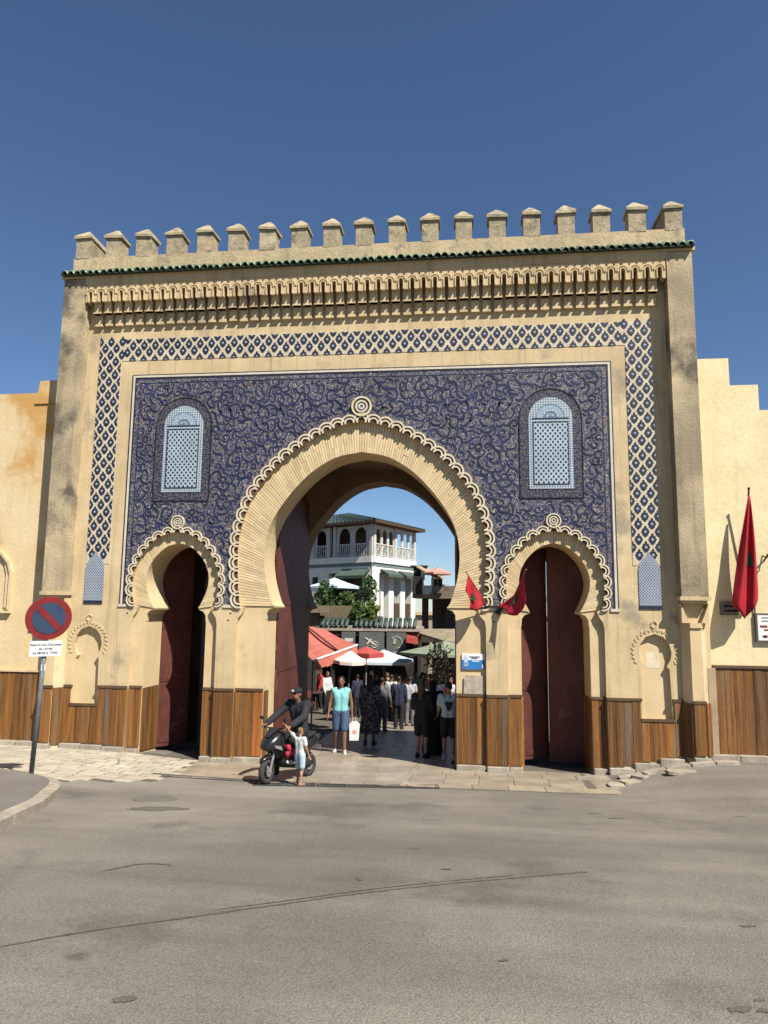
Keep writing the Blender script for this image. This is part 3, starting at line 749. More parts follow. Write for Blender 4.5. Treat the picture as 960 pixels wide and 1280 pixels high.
for s in (-1, 1):
    for xx, sg in ((4.68, -1), (2.88, 1), (2.47, -1)): dado_side(s*xx, PF, .0, DT, sg*s)
    a, c = sorted((s*6.02, s*6.50)); y = -.315
    dado_front(a+.14, c-.14, y, DT); base(a+.10, c-.10, y); cap(a+.12, c-.12, y, DT)
    for xx0, xx1, sg in ((a, a+.13, -1), (c-.13, c, 1)):
        xm = (xx0+xx1)/2; z0 = gz(xm, -.2)+.1
        link('plank', PLANK, gate, TRS(xm+(.006*sg), -.225, (z0+DT)/2, .215, .035, DT-z0, rz=sg*R(54)))

# door leaves
def door_leaf(hx, hy, wdt, z0, z1, ang, arched, flip):
    root = bpy.data.objects.new('door_leaf', None); COL.objects.link(root); root.parent = gate
    root.location = (hx, hy, 0); root.rotation_euler = (0, 0, ang)
    if arched: P = [(0, z0), (wdt, z0), (wdt, z1), (wdt*.66, z1-.05), (wdt*.33, z1-.35), (0, z1-1.1)]
    else: P = [(0, z0), (wdt, z0), (wdt, z1), (0, z1)]
    if flip: P = [(-x, z) for x, z in P]
    MB().prism(P, -.04, .04).build('leaf_panel', M_door, root)
    sg = -1 if flip else 1
    for zz in (z0+.08, z0+(z1-z0)*.30, z0+(z1-z0)*.55):
        a, c = sorted((sg*.03, sg*(wdt-.03))); MB().box(a, c, -.052, -.038, zz, zz+.10).build('rail', M_door, root)
    b = MB()
    for zz in (z0+.14, z0+(z1-z0)*.30+.06, z0+(z1-z0)*.55+.06):
        for q in range(5): b.ball((sg*(.1+q*(wdt-.2)/4), -.052, zz-.01), .014, 5)
    stuff(b.build('stud', M_iron, root))
    return root
door_leaf(-1.93, .86, 2.36, .30, 5.95, R(88), False, False)
door_leaf(1.93, .86, 2.36, .30, 5.95, R(-88), False, True)
for cx in (-3.78, 3.78):
    zt = 4.9; g = .40
    if cx < 0:
        door_leaf(cx-.72, .84, .74, g, zt, R(48), False, False); door_leaf(cx+.72, .84, .74, g-.03, zt, R(-50), False, True)
    else:
        door_leaf(cx-.72, .84, .745, g, zt, R(27), False, False); door_leaf(cx+.72, .84, .775, g-.02, zt, R(-8), False, True)

# writing scratched on the plaster, tie holes
b = MB()
for x, z in ((-2.60, 3.22), (-2.64, 3.08), (-4.78, 3.20), (2.62, 3.12)):
    b.box(-.02, .02, PF-.004, PF+.002, -.012, .012, M=TRS(x, 0, z, ry=.6))
b.build('tie_hole', M_black, gate)

# ------------------------------------------------------------------ flanking walls
wl = thing('flanking_wall', 'ochre plastered wall with orange stains left of the gate, wooden dado below', 'wall', (-6.5, 0, 0))
def wl_p(b, name, m): o = b.build(name, m); o.parent = wl; o.matrix_parent_inverse = Matrix.Translation((6.5, 0, 0)); return o
arch = [(-8.45, 3.25), (-8.45, 4.0), (-8.38, 4.22), (-8.2, 4.42), (-7.97, 4.50), (-7.74, 4.42), (-7.56, 4.22), (-7.49, 4.0), (-7.49, 3.25)]
wl_p(MB().prism([(-30, ZB), (-6.5, ZB), (-6.5, 8.22), (-7.13, 8.20), (-7.14, 7.95), (-9.5, 7.93), (-9.5, 7.6), (-30, 7.6)], .06, .7), 'wall', M_wingL)
wl_p(MB().prism([(-7.25, 7.7), (-6.52, 7.7), (-6.52, 8.23), (-7.15, 8.21)], .03, .06), 'coping_block', M_wingL)
outer = [((x+7.97)*1.12-7.97, 3.22+(z-3.25)*1.07) for x, z in arch]
inn = [((x+7.97)*.80-7.97, 3.30+(z-3.25)*.93) for x, z in arch]
b = MB()
for P, Q, y in ((outer, [((x+7.97)*1.0-7.97, z) for x, z in arch], -.02), (arch, inn, .02)):
    for k in range(len(P)-1): b.prism([P[k], P[k+1], Q[k+1], Q[k]], y, .065)
b.prism([(-8.55, 3.17), (-7.42, 3.17), (-7.42, 3.22), (-8.55, 3.22)], -.03, .065)
wl_p(b, 'blind_arch', M_wingL)
def wing_dado(x0, x1, y, zt, root, off, step=.17):
    n = round((x1-x0)/step); wd = (x1-x0)/n
    for i in range(n):
        xm = x0+(i+.5)*wd; z0 = gz(xm, 0)+.10
        o = link('plank', PLANK, root, Matrix.Translation(off) @ TRS(xm, y-.012+random.uniform(-.004, .004), (z0+zt)/2, wd-.006, .035, zt-z0))
        if i % 3 == 0: link('base_stone', BSTONE, root, Matrix.Translation(off) @ TRS(xm, y-.05, gz(xm, 0)+.03, wd*2.95, .2, .16))
wing_dado(-10.5, -6.52, .06, 1.97, wl, (6.5, 0, 0))
wl_p(MB().box(-10.5, -6.5, .005, .06, 1.97, 2.01), 'dado_cap', M_plaster2)
wr = thing('flanking_wall', 'pale yellow stepped wall right of the gate with wooden dado', 'wall', (6.5, 0, 0))
OR = (-6.5, 0, 0)
def wr_p(b, name, m): o = b.build(name, m); o.parent = wr; o.matrix_parent_inverse = Matrix.Translation(OR); return o
wr_p(MB().prism([(6.5, ZB), (30, ZB), (30, 6.7), (8.3, 6.7), (8.3, 7.22), (7.74, 7.22), (7.74, 7.73), (7.22, 7.73), (7.22, 8.28), (6.5, 8.28)], .06, .7), 'wall', M_wingR)
wing_dado(6.66, 11, .06, 2.32, wr, OR)
wr_p(MB().box(6.62, 11, .002, .06, 2.32, 2.37), 'dado_cap', M_woodcap)
wr_p(MB().box(6.52, 6.66, -.03, .055, .45, 2.32), 'corner_trim', mat('pale_trim', (0.36, 0.28, 0.18), rough=.9))
for xx in (7.43, ): wr_p(MB().tube([(7.43, .03, 4.25), (7.43, .03, 3.32)], .014, 6), 'conduit', M_iron)

# ------------------------------------------------------------------ paving, kerb and drain
street = sheet('street_paving', [-14, -8, -6, -4, -3, -2, -1, 0, 1, 2, 3, 4, 4.5], [-1.9, -1.5, -1, -.5, 0, .5, 1, 1.5, 2, 3, 4, 5, 6, 8, 10, 12, 16, 20, 30, 40, 60], M_mortar, .004, lambda x, y: y > 3.5 or abs(x) < 4.9 and (y > -1.9) and not (x < -3.4 and y < 0))
SLAB = bevel_box('paving_slab', M_slab, .02)
def slab(x0, x1, y0, y1, par, h=.03, name='paving_slab', me=None, lift=.012, jit=.004, f=gz):
    xm, ym = (x0+x1)/2, (y0+y1)/2; z = f(xm, ym)
    ax = math.atan2(f(xm, y1)-f(xm, y0), y1-y0); ay = -math.atan2(f(x1, ym)-f(x0, ym), x1-x0)
    return link(name, me or SLAB, par, TRS(xm, ym, z+lift-h/2+random.uniform(0, jit), x1-x0-(.012 if name == 'paving_slab' else .026), y1-y0-(.012 if name == 'paving_slab' else .026), h, rx=ax, ry=ay, rz=random.uniform(-.006, .006)))
y = -1.88
while y < 12:
    d = .42 if y < 0 else .62
    x0, x1 = (-3.1, 4.66) if y < -.12 else (-1.86, 1.86)
    if -.3 < y < 0: d = .34
    n = round((x1-x0)/(.62 if y < 0 else .74)); wd = (x1-x0)/n; sh = random.uniform(-.25, .25)*wd
    for i in range(n+1):
        a = max(x0, x0+(i*wd)+sh-wd*.0); c = min(x1, x0+(i+1)*wd+sh)
        if c-a < .1: continue
        slab(a, c, y, y+d, street)
    y += d
# pale cobble strip in front of the left pier
cob = sheet('cobble_strip', [x*.5 for x in range(-28, -5)], [-3.3, -2.9, -2.5, -2, -1.5, -1, -.5, 0, .3], M_mortar, .006, lambda x, y: y > -3.4+max(0, (x+4.2))*.75)
COB = bevel_box('cobble', mat('pale_cobble', (0.42, 0.37, 0.285), (0.32, 0.28, 0.21), 3, bump=.4, bscale=22, rnd=.10, grain=.12), .06)
ncob = 0
y = -3.25; row = 0
while y < -.1:
    x = -8.2+(row % 2)*.17
    while x < -2.9:
        wdt = random.uniform(.32, .44)
        if y > -3.35+max(0, (x+4.3))*.75 and ncob < 300 and x+wdt < -2.85: slab(x, x+wdt, y, y+.245, cob, h=.03, name='cobble', me=COB, lift=.016, jit=.006); ncob += 1
        x += wdt
    y += .245; row += 1
# iron drain across the road
drain = thing('road_drain', 'narrow dark iron drain channel across the road before the gate', 'drain', (1.1, -2.05, .45))
DR = MB(); DR.box(-.5, .5, -.15, -.10, -.02, .012); DR.box(-.5, .5, .10, .15, -.02, .012); DR.box(-.5, -.47, -.10, .10, -.02, .012); DR.box(.47, .5, -.10, .10, -.02, .012)
for i in range(13): DR.box(-.455+i*.07, -.425+i*.07, -.10, .10, -.015, .008)
DR.box(-.5, .5, -.12, .12, -.03, -.016)
dm = DR.mesh('grate', mat('cast_iron', (0.028, 0.027, 0.025), (0.045, 0.043, 0.039), 8, rough=.7, bump=.3, grain=.2))
for i in range(6):
    x = -1.45+i*.50; yy = -2.32+i*.082
    link('grate', dm, drain, Matrix.Translation((-1.1, 2.05, -.45)) @ TRS(x+.35, yy+.05, gz(x+.35, yy+.05)+.004, .49, 1, 1, rz=.16, rx=math.atan2(gz(x, yy+.1)-gz(x, yy-.1), .2)))
# dark strip painted as the shadow stripe to the left of the scooter
b = MB(); pts = [(-3.35, -1.78), (-2.7, -1.82), (-2.0, -1.9), (-1.4, -1.95)]
for (xa, ya), (xb, yb) in zip(pts, pts[1:]): b.add([(xa, ya-.08, gz(xa, ya-.08)+.008), (xb, yb-.08, gz(xb, yb-.08)+.008), (xb, yb+.08, gz(xb, yb+.08)+.019), (xa, ya+.08, gz(xa, ya+.08)+.019)], [(0, 1, 2, 3)])
struct(b.build('shadow_stripe', M_tar_shadow))

def blob(name, cx, cy, rx, ry, rot, lift, m, n=22, jag=.25, seed=1):
    rr = random.Random(seed); b = MB(); vs = []
    for k in range(n):
        a = 2*math.pi*k/n; q = 1+rr.uniform(-jag, jag); x = rx*q*math.cos(a); y_ = ry*q*math.sin(a)
        X, Y = cx+x*math.cos(rot)-y_*math.sin(rot), cy+x*math.sin(rot)+y_*math.cos(rot); vs.append((X, Y, gz(X, Y)+lift))
    vs.append((cx, cy, gz(cx, cy)+lift)); b.add(vs, [(k, (k+1) % n, n) for k in range(n)])
    return struct(b.build(name, m, smooth_=True))
# tar seams, patches and oil spots
rr = random.Random(11)
def seam(pts, wd, lift=.004, seed=0):
    q = random.Random(seed); P = resample(spline(pts, 6), 70); b = MB(); vs = []
    for i, (x, y_) in enumerate(P):
        a = P[max(0, i-1)]; c = P[min(69, i+1)]; t = np.array([c[0]-a[0], c[1]-a[1]]); t = t/np.hypot(*t); k = wd*(q.uniform(.35, 1.3))*(min(1, i/12+.2))
        j = q.uniform(-.012, .012)
        for sg in (-1, 1): X, Y = x-sg*t[1]*k+j, y_+sg*t[0]*k+j; vs.append((X, Y, gz(X, Y)+lift))
    b.add(vs, [(2*i, 2*i+1, 2*i+3, 2*i+2) for i in range(69)]); return struct(b.build('tar_seam', M_tar_shadow))
P0 = [onG(*p)[:2] for p in ((-60, 1198), (0, 1184), (120, 1163), (250, 1145), (350, 1131), (450, 1117), (560, 1105), (640, 1098), (735, 1090))]
seam(P0, .014, seed=1); seam([(x+.02, y_+.10) for x, y_ in P0[3:8]], .009, .0045, seed=2)
seam([onG(*p)[:2] for p in ((125, 1090), (150, 1085), (170, 1081), (195, 1080), (215, 1082))], .012, seed=3)
for i, (px, py, rx, ry) in enumerate(((198, 1011, .34, .17), (925, 1262, .07, .035), (950, 1250, .035, .02), (935, 1158, .06, .025), (955, 1264, .04, .02), (770, 1023, .13, .03), (742, 1017, .10, .03), (925, 1021, .10, .04), (155, 1250, .06, .035), (630, 1201, .035, .015), (450, 1098, .03, .07), (558, 1087, .045, .02))):
    p = onG(px, py); blob('oil_spot', p.x, p.y, rx, ry, rr.uniform(0, .6), .0035+.0002*i, M_patch, n=30, jag=.22, seed=i)
p = onG(190, 1000); 
b = MB(); b.lathe([(.30, -.02), (.30, .006), (.26, .010), (.02, .010)], (0, 0, 0), 24)
mh = b.build('manhole_cover', mat('manhole_iron', (0.15, 0.135, 0.115), (0.11, 0.1, 0.085), 14, rough=.8, bump=.5, grain=.25)); mh.location = (p.x, p.y+.1, gz(p.x, p.y+.1)+.002); mh.rotation_euler = (R(-6.5), 0, 0); tag(mh, 'round worn manhole cover flush with the asphalt near the kerb corner', 'manhole cover')

# raised corner pavement with kerb stones at the left
SWO = spline([(-1.9, -16), (-2.0, -11), (-2.35, -8.2), (-2.72, -6.8), (-3.05, -5.6), (-3.42, -4.6), (-3.68, -4.05), (-3.95, -3.72), (-4.5, -3.52), (-5.5, -3.4), (-7, -3.35), (-14, -3.3)], 5)
def swz(x, y): return gz(x, y)+.125
KB = resample(SWO, 60)
kerb_root = []
sw = MB(); inner = []
for i, (x, y_) in enumerate(KB):
    a = KB[max(0, i-1)]; c = KB[min(59, i+1)]; t = np.array([c[0]-a[0], c[1]-a[1]]); t = t/np.hypot(*t); inner.append((x-t[1]*-.0-t[1]*.15*1, y_+t[0]*.15))
# inner side lies to the left of travel
poly = inner+[(-14, -16)]
tri = tessellate_polygon([[Vector((x, y_, 0)) for x, y_ in poly]])
grid = MB(); vs = [(x, y_, swz(x, y_)-.006) for x, y_ in poly]
grid.add(vs, [t if (Vector((poly[t[1]][0]-poly[t[0]][0], poly[t[1]][1]-poly[t[0]][1], 0)).cross(Vector((poly[t[2]][0]-poly[t[0]][0], poly[t[2]][1]-poly[t[0]][1], 0)))).z > 0 else t[::-1] for t in tri])
sidewalk = struct(grid.build('sidewalk', M_side))
for i in range(0, 59):
    p0, p1 = KB[i], KB[i+1]; q0, q1 = inner[i], inner[i+1]
    b = MB(); g = .02
    P = [np.array(p0)*(1-g)+np.array(p1)*g, np.array(p0)*g+np.array(p1)*(1-g), np.array(q0)*g+np.array(q1)*(1-g), np.array(q0)*(1-g)+np.array(q1)*g]
    dz = random.uniform(-.008, .008)
    tp = [(x, y_, swz(x, y_)+dz-(.02 if k < 2 else 0)) for k, (x, y_) in enumerate(P)]; bt = [(x, y_, gz(x, y_)-.15) for x, y_ in P]
    b.add(bt+tp, [(0, 3, 2, 1), (4, 5, 6, 7), (0, 1, 5, 4), (1, 2, 6, 5), (2, 3, 7, 6), (3, 0, 4, 7)]); b.build('kerb_stone', M_kerb, sidewalk)
# broken stones and a low slab at the right of the gate
KST = bevel_box('loose_stone', M_stone, .12)
for i, (px, py, a, b_, c) in enumerate(((788, 979, .34, .22, .06), (770, 983, .30, .26, .05), (800, 973, .26, .2, .07), (812, 968, .22, .16, .05))):
    p = onG(px, py); o = link('kerb_fragment', KST, None, TRS(p.x, p.y, p.z+.02, a, b_, c, rz=.5+i)); tag(o, ['broken kerb stone lying nearest the right arch corner', 'flat kerb fragment in front of the right arch corner', 'tilted kerb fragment beside the right dado', 'smallest kerb fragment, farthest right of the broken stones'][i], 'stone', 'broken kerb stones')
KB2 = bevel_box('kerb_piece', M_kerb, .04)
edge = thing('kerb_strip', 'low worn kerb edging along the wall right of the right arch', 'kerb', (5.4, -.5, .5))
for i in range(5):
    x = 4.95+i*.42; yy = -.62+i*.04; link('kerb_stone', KB2, edge, Matrix.Translation((-5.4, .5, -.5)) @ TRS(x, yy, gz(x, yy)+.0, .40, .16, .11, rz=.08, ry=-math.atan2(gz(x+.2, yy)-gz(x-.2, yy), .4)))
p = onG(852, 966); o = link('paving_fragment', KST, None, TRS(p.x, p.y, p.z+.01, .5, .25, .07, rz=.1)); tag(o, 'whitish flat slab lying on the asphalt at the right', 'stone')
b = MB(); b.tube([(0, 0, -.1), (0, 0, .11)], .018, 8); o = b.build('bollard_stub', M_steel); p = onG(148, 957); o.location = p; tag(o, 'short cut-off iron stub in the cobbles left of the gate', 'post')

# ------------------------------------------------------------------ road sign
sp = onG(38, 977); sp.z = swz(sp.x, sp.y)-.02
sg_ = thing('road_sign', 'round red and blue no-parking sign on a leaning grey pole', 'road sign', sp)
top = atD(63, 745, (sp-CAM).dot(fw)) - sp
axis = top.normalized()
def alongp(h): return axis*h
H_ = top.length
b = MB(); b.tube([(0, 0, -.1), alongp(H_*.98)], .036, 12); b.build('pole', M_steel, sg_, True)
fr = (CAM-sp); fr.z = 0; fr.normalize(); fr = (Matrix.Rotation(R(12), 4, 'Z') @ fr).normalized(); fr = (fr-axis*fr.dot(axis)).normalized()
sx = Vector((0, 0, 1)).cross(fr).normalized(); sx = -sx if sx.dot(r2) < 0 else sx
szv = (axis-fr*axis.dot(fr)).normalized(); sx = (sx-szv*sx.dot(szv)).normalized()
def plate(o, hc, yoff):
    c = alongp(hc)+fr*yoff; o.matrix_basis = Matrix(((sx.x, -fr.x, szv.x, c.x), (sx.y, -fr.y, szv.y, c.y), (sx.z, -fr.z, szv.z, c.z), (0, 0, 0, 1)))
RD = .325
def disc(r, y0, y1, m, b, n=40): b.prism([(r*math.cos(2*math.pi*k/n), r*math.sin(2*math.pi*k/n)) for k in range(n)], y0, y1, m)
b = MB(); disc(RD, -.012, .012, 0, b); o = b.build('disc', M_red, sg_); plate(o, H_-RD, .05)
b = MB(); disc(RD*.72, -.018, 0, 0, b); o2 = b.build('blue_field', M_blue, sg_); plate(o2, H_-RD, .05)
b = MB(); b.prism([(-RD*.70, .045), (-RD*.70, -.045), (RD*.70, -.045), (RD*.70, .045)], -.022, 0, M=Matrix.Rotation(R(45), 4, 'Y')); o = b.build('slash_bar', M_red, sg_); plate(o, H_-RD, .05)
b = MB(); b.box(-.225, .225, -.008, .008, -.115, .115); o3 = b.build('text_plate', M_paper, sg_); plate(o3, H_-2*RD-.135, .052)
def text(body, size, m, name, parent, M=None, align='CENTER', ext=.002):
    cu = bpy.data.curves.new(name, 'FONT'); cu.body = body; cu.size = size; cu.align_x = align; cu.align_y = 'CENTER'; cu.extrude = ext; cu.resolution_u = 2
    t = bpy.data.objects.new(name, cu); COL.objects.link(t)
    bpy.context.view_layer.update()
    me = bpy.data.meshes.new_from_object(t.evaluated_get(bpy.context.evaluated_depsgraph_get()))
    bpy.data.objects.remove(t); me.materials.clear(); me.materials.append(m)
    o = bpy.data.objects.new(name, me); COL.objects.link(o); o.parent = parent
    if M is not None: o.matrix_basis = M
    return o
for k, (tx, sz) in enumerate((('Réservé Aux Charrettes', .044), ('de l\'Arrêt', .048), ('de 08h00 à 17h00', .048))):
    text(tx, sz, M_ink, 'lettering', o3, TRS(0, -.011, .062-.062*k, rx=R(90)))
for hh in (H_-.25, H_-.45, H_-2*RD-.13):
    o = MB().box(-.05, .05, .0, .03, -.018, .018).build('clamp', M_steel, sg_); plate(o, hh, .03)
b = MB(); b.box(-.03, .03, -.041, -.03, -.05, .05); o = b.build('sticker', M_paper, sg_); plate(o, H_-2*RD-.42, -.005)

# ------------------------------------------------------------------ small plates on the gate
o = MB().box(2.01, 2.44, -.03, .0, 2.21, 2.50); bs = o.build('information_sign', [M_paper]); tag(bs, 'blue and white information plate on the pier between the arches', 'sign')
bl = mat('plate_blue', (0.035, 0.17, 0.42), rough=.4, bump=0)
MB().box(2.012, 2.438, -.034, -.0295, 2.212, 2.385).build('blue_half', bl, bs)
b = MB(); b.box(2.05, 2.12, -.037, -.033, 2.33, 2.45); b.box(2.075, 2.095, -.037, -.033, 2.45, 2.48); b.build('emblem', mat('emblem_grey', (0.42, 0.5, 0.6), bump=0), bs)
MB().box(2.39, 2.42, -.037, -.033, 2.235, 2.30).build('emblem', M_paper, bs)
for k, (x, z, wd, hh, m) in enumerate(((2.15, 2.44, .20, .012, M_ink), (2.19, 2.415, .12, .01, M_ink), (2.2, 2.355, .14, .018, M_paper), (2.05, 2.30, .09, .010, M_paper), (2.05, 2.27, .07, .010, M_paper))):
    MB().box(x, x+wd, -.037, -.033, z, z+hh).build('text_line', m, bs)
pq = MB().prism([(2.04, 1.745), (2.44, 1.745), (2.44, 2.05), (2.40, 2.09), (2.10, 2.10), (2.05, 2.05)], -.035, .0).build('stone_plaque', mat('speckled_marble', (0.40, 0.34, 0.26), (0.26, 0.22, 0.17), 14, rough=.6, bump=.3, grain=.3)); tag(pq, 'speckled stone plaque set in the pier under the blue plate', 'plaque')
# street-name plaque and framed notice on the right wall
p0, p1 = atY(899, 752, .06), atY(920, 769, .06)
q = MB().box(p0.x, p1.x+.12, .02, .06, p1.z, p0.z).build('street_name_plaque', mat('plaque_frame', (0.20, 0.17, 0.13), bump=.2)); tag(q, 'small dark engraved name plaque behind the large flag', 'plaque')
MB().box(p0.x+.03, p1.x+.09, .012, .022, p1.z+.03, p0.z-.03).build('plate', mat('plaque_face', (0.30, 0.25, 0.20), (0.12, 0.1, 0.09), 25, bump=.2, stretch=(1, 1, 3)), q)
for k in range(2): MB().box(p0.x+.06, p1.x+.04, .006, .013, p1.z+.06+.085*k, p1.z+.10+.085*k).build('lettering', M_black, q)
q = MB().box(7.42, 8.05, .0, .06, 2.80, 3.33).build('framed_notice', mat('notice_frame', (0.09, 0.09, 0.075), bump=.05)); tag(q, 'white notice board in a dark frame at the right edge', 'sign')
MB().box(7.455, 8.015, -.006, .001, 2.835, 3.295).build('sheet', M_paper, q)
b = MB()
for k, (z, wd) in enumerate(((3.24, .4), (3.18, .34), (2.90, .3))): b.box(7.52, 7.52+wd, -.009, -.005, z, z+.016)
b.build('text_line', M_ink, q)
b = MB(); b.box(7.49, 7.62, -.009, -.005, 3.07, 3.11); b.box(7.56, 7.75, -.009, -.005, 3.01, 3.04); b.box(7.54, 7.60, -.009, -.005, 2.88, 2.93); b.box(7.62, 7.66, -.009, -.005, 2.86, 2.94); b.build('heading', M_red, q)
# wall lantern on a scroll bracket, half out of frame
lan = thing('wall_lantern', 'dark wall lantern on a scrolled bracket at the right edge', 'lamp', (7.75, .06, 4.3))
b = MB(); b.tube([(-.10, 0, .0), (-.06, -.12, .12), (0, -.28, .26), (.02, -.36, .34)], .016, 6); b.tube([(-.12, 0, .1), (-.05, -.14, .05), (0, -.25, .2)], .012, 6); b.build('bracket', M_iron, lan)
b = MB(); b.lathe([(.02, .42), (.12, .36), (.13, .33), (.10, .08), (.05, .04), (.02, 0)], (.02, -.40, .0), 8); b.build('lantern_body', M_iron, lan)
lan.children[1]
b = MB(); b.lathe([(.10, .30), (.085, .10)], (.02, -.40, 0), 8); b.build('lantern_glass', mat('lantern_glass', (0.5, 0.48, 0.4), rough=.2, bump=0), lan)
# loose cable above the right wall
b = MB(); b.tube([(6.52, .5, 9.2), (6.62, .5, 8.9), (6.78, .45, 8.28)], .022, 6); o = b.build('cable', M_iron); tag(o, 'loose black cable hanging from the gate top to the right wall', 'cable')

# ------------------------------------------------------------------ flags
def star_poly(R0, r0): return [((R0 if k % 2 == 0 else r0)*math.sin(math.pi*k/5), (R0 if k % 2 == 0 else r0)*math.cos(math.pi*k/5)) for k in range(10)]
def cloth(name, S, nu, nv, m, parent, th=.006):
    b = MB(); vs = []; fs = []
    for sd_ in (0, 1):
        for j in range(nv+1):
            for i in range(nu+1):
                p = S(i/nu, j/nv); vs.append((p[0], p[1]+sd_*th, p[2]))
    n = (nu+1)*(nv+1)
    for j in range(nv):
        for i in range(nu):
            a = j*(nu+1)+i; fs += [(a, a+nu+1, a+nu+2, a+1), (n+a, n+a+1, n+a+nu+2, n+a+nu+1)]
    rim = [j*(nu+1) for j in range(nv+1)]+[nv*(nu+1)+i for i in range(1, nu+1)]+[j*(nu+1)+nu for j in range(nv-1, -1, -1)]+[i for i in range(nu-1, 0, -1)]
    for k in range(len(rim)): a, c = rim[k], rim[(k+1) % len(rim)]; fs.append((a, a+n, c+n, c))
    b.add(vs, fs); return b.build(name, m, parent, True)
def surf_star(S, cu, cv, ru, rv, m, parent, off=-.012):
    b = MB(); vs = [];
    P = star_poly(1, .42); c = S(cu, cv); vs.append((c[0], c[1]+off, c[2]))
    for x, z in P: p = S(cu+x*ru, cv-z*rv); vs.append((p[0], p[1]+off, p[2]))
    b.add(vs, [(0, 1+k, 1+(k+1) % 10) for k in range(10)]); return b.build('star', m, parent)
bf = thing('flag', 'large red flag with green star hanging on the right wall', 'flag', (7.25, .06, 3.5), group='red flags')
def S1(u, v):
    wv = .03+.42*min(1, v*1.1)**.9; x = -.16*v+ (u-.55)*wv; fold = .055*math.sin(u*11+v*2.5)*min(1, v*2)
    z = 2.05-v*(2.36-.38*u*0) - (.16*(1-abs(u-.35)*2.2) if v > .99 else 0) + (.30*u if v > .99 else 0) + (.0)
    bz = 2.0-v*2.02 - v*v*(.28*(1-abs(u-.45)*2.0)-.05*u)
    return (x+.10, -.30-.05*v+fold, bz)
cloth('cloth', S1, 18, 22, M_flag, bf); surf_star(S1, .56, .56, .40, .095, M_flagg, bf)
b = MB(); b.tube([(.02, 0, .25), (.07, -.14, 1.1), (.105, -.28, 2.12)], .017, 8); b.ball((.105, -.285, 2.14), .026, 6); b.build('pole', M_iron, bf)
def small_flag(label, basep, tip, drops, star):
    f = thing('flag', label, 'flag', basep, group='red flags'); tip = Vector(tip)-Vector(basep)
    b = MB(); b.tube([(0, 0, 0), tip*.5, tip], .011, 6); b.ball(tip, .018, 5); b.build('pole', mat('flag_pole', (0.32, 0.11, 0.06), bump=0), f)
    def S(u, v):
        p = tip*(.30+.62*u); d = np.interp(u, [0, .35, .7, 1], drops)
        x = p.x+ .05*math.sin(u*9)*v - .10*v*(u-.3) - star*(.40*(1-u)-.06)*v
        return (x, p.y+.05*math.sin(u*10+1+v)*v, p.z-d*v)
    cloth('cloth', S, 14, 12, M_flag, f); surf_star(S, .5, .5, .2, .25, M_flagg, f, -.02); return f
small_flag('small red flag leaning left on the pier beside the main arch', (2.50, -.1, 3.42), (2.10, -.62, 4.04), (.12, .42, .50, .30), 0)
small_flag('small red flag leaning right across the edge of the right arch', (2.93, -.1, 3.44), (3.20, -.66, 4.08), (.22, .50, .68, .52), 1)
b = MB(); b.box(2.44, 3.02, -.16, -.10, 3.385, 3.42); b.prism([(2.62, 3.30), (2.70, 3.385), (2.80, 3.385), (2.72, 3.24)], -.15, -.10); o = b.build('flag_bracket', M_iron); tag(o, 'black iron bracket holding the two small flags on the pier', 'bracket')

# ------------------------------------------------------------------ the street behind the gate
M_bwhite = mat('white_render', (0.74, 0.72, 0.64), (0.66, 0.64, 0.56), 1.5, bump=.1, grain=.04)
M_bgreen = mat('grey_green_band', (0.16, 0.22, 0.21), rough=.7, bump=.05)
M_trellis = mat('white_lattice', (0.50, 0.49, 0.44), (0.40, 0.39, 0.35), 5, bump=.05)
M_darkin = mat('dark_interior', (0.035, 0.028, 0.022), (0.02, 0.016, 0.013), 3, bump=.1)
M_roofg = mat('green_roof_tiles', (0.05, 0.075, 0.062), (0.035, 0.055, 0.046), 6, rough=.5, bump=.1, rnd=.2)
M_awng = mat('striped_green_awning', (0.07, 0.10, 0.082), (0.05, 0.075, 0.062), 5, bump=.05)
M_eave = mat('eave_wood', (0.085, 0.05, 0.03), rough=.8)
def frame(O, d, flip=1):
    """local frame: x along the face, y outward normal negative, z up"""
    d = Vector((d[0], d[1], 0)).normalized(); nrm = Vector((d.y, -d.x, 0))*flip
    return Matrix(((d.x, -nrm.x, 0, O.x), (d.y, -nrm.y, 0, O.y), (0, 0, 1, 0), (0, 0, 0, 1)))
fh = Vector((fw.x, fw.y, 0)).normalized(); rh = Vector((rt.x, rt.y, 0)).normalized()
D0 = 40.0; corner = atD(465, 763, D0)
aR = R(30); aL = R(-50)
dR = fh*math.cos(aR)+rh*math.sin(aR); dL = fh*math.cos(aL)+rh*math.sin(aL)
FR = frame(corner, dR, 1)              # right-hand face runs away to the right
FL = frame(corner, dL, -1)             # left-hand face runs away to the left
hb = thing('cafe_building', 'white two-storey cafe building with arcaded upper terrace and green roof', 'building', (corner.x, corner.y, -1.5))
hbi = Matrix.Translation((-corner.x, -corner.y, 1.5))
def hp(b, name, m, s=False): o = b.build(name, m, None, s); o.parent = hb; o.matrix_parent_inverse = hbi; return o
LR, LL = 5.1, 9.5
ZE, ZS_, ZS0, ZC = 8.32, 6.36, 5.80, 3.0     # eave, slab top, slab bottom, column foot
def face(b, F, s0, s1, z0, z1, o0, o1, m=0): b.box(s0, s1, -o1, -o0, z0, z1, m, F)
# slab ring, green band
for F, L_, nm in ((FR, LR, 'slab'), (FL, LL, 'slab')):
    b = MB(); face(b, F, -.02 if F is FL else 0, L_, ZS0+.2, ZS_, -.35, .12); hp(b, 'terrace_slab', M_bwhite)
    b = MB(); face(b, F, 0, L_, ZS0, ZS0+.2, -.35, .05); hp(b, 'green_band', M_bgreen)
    b = MB(); face(b, F, 0, L_, ZS0-.35, ZS0, -.30, .02); hp(b, 'lintel', M_bwhite)
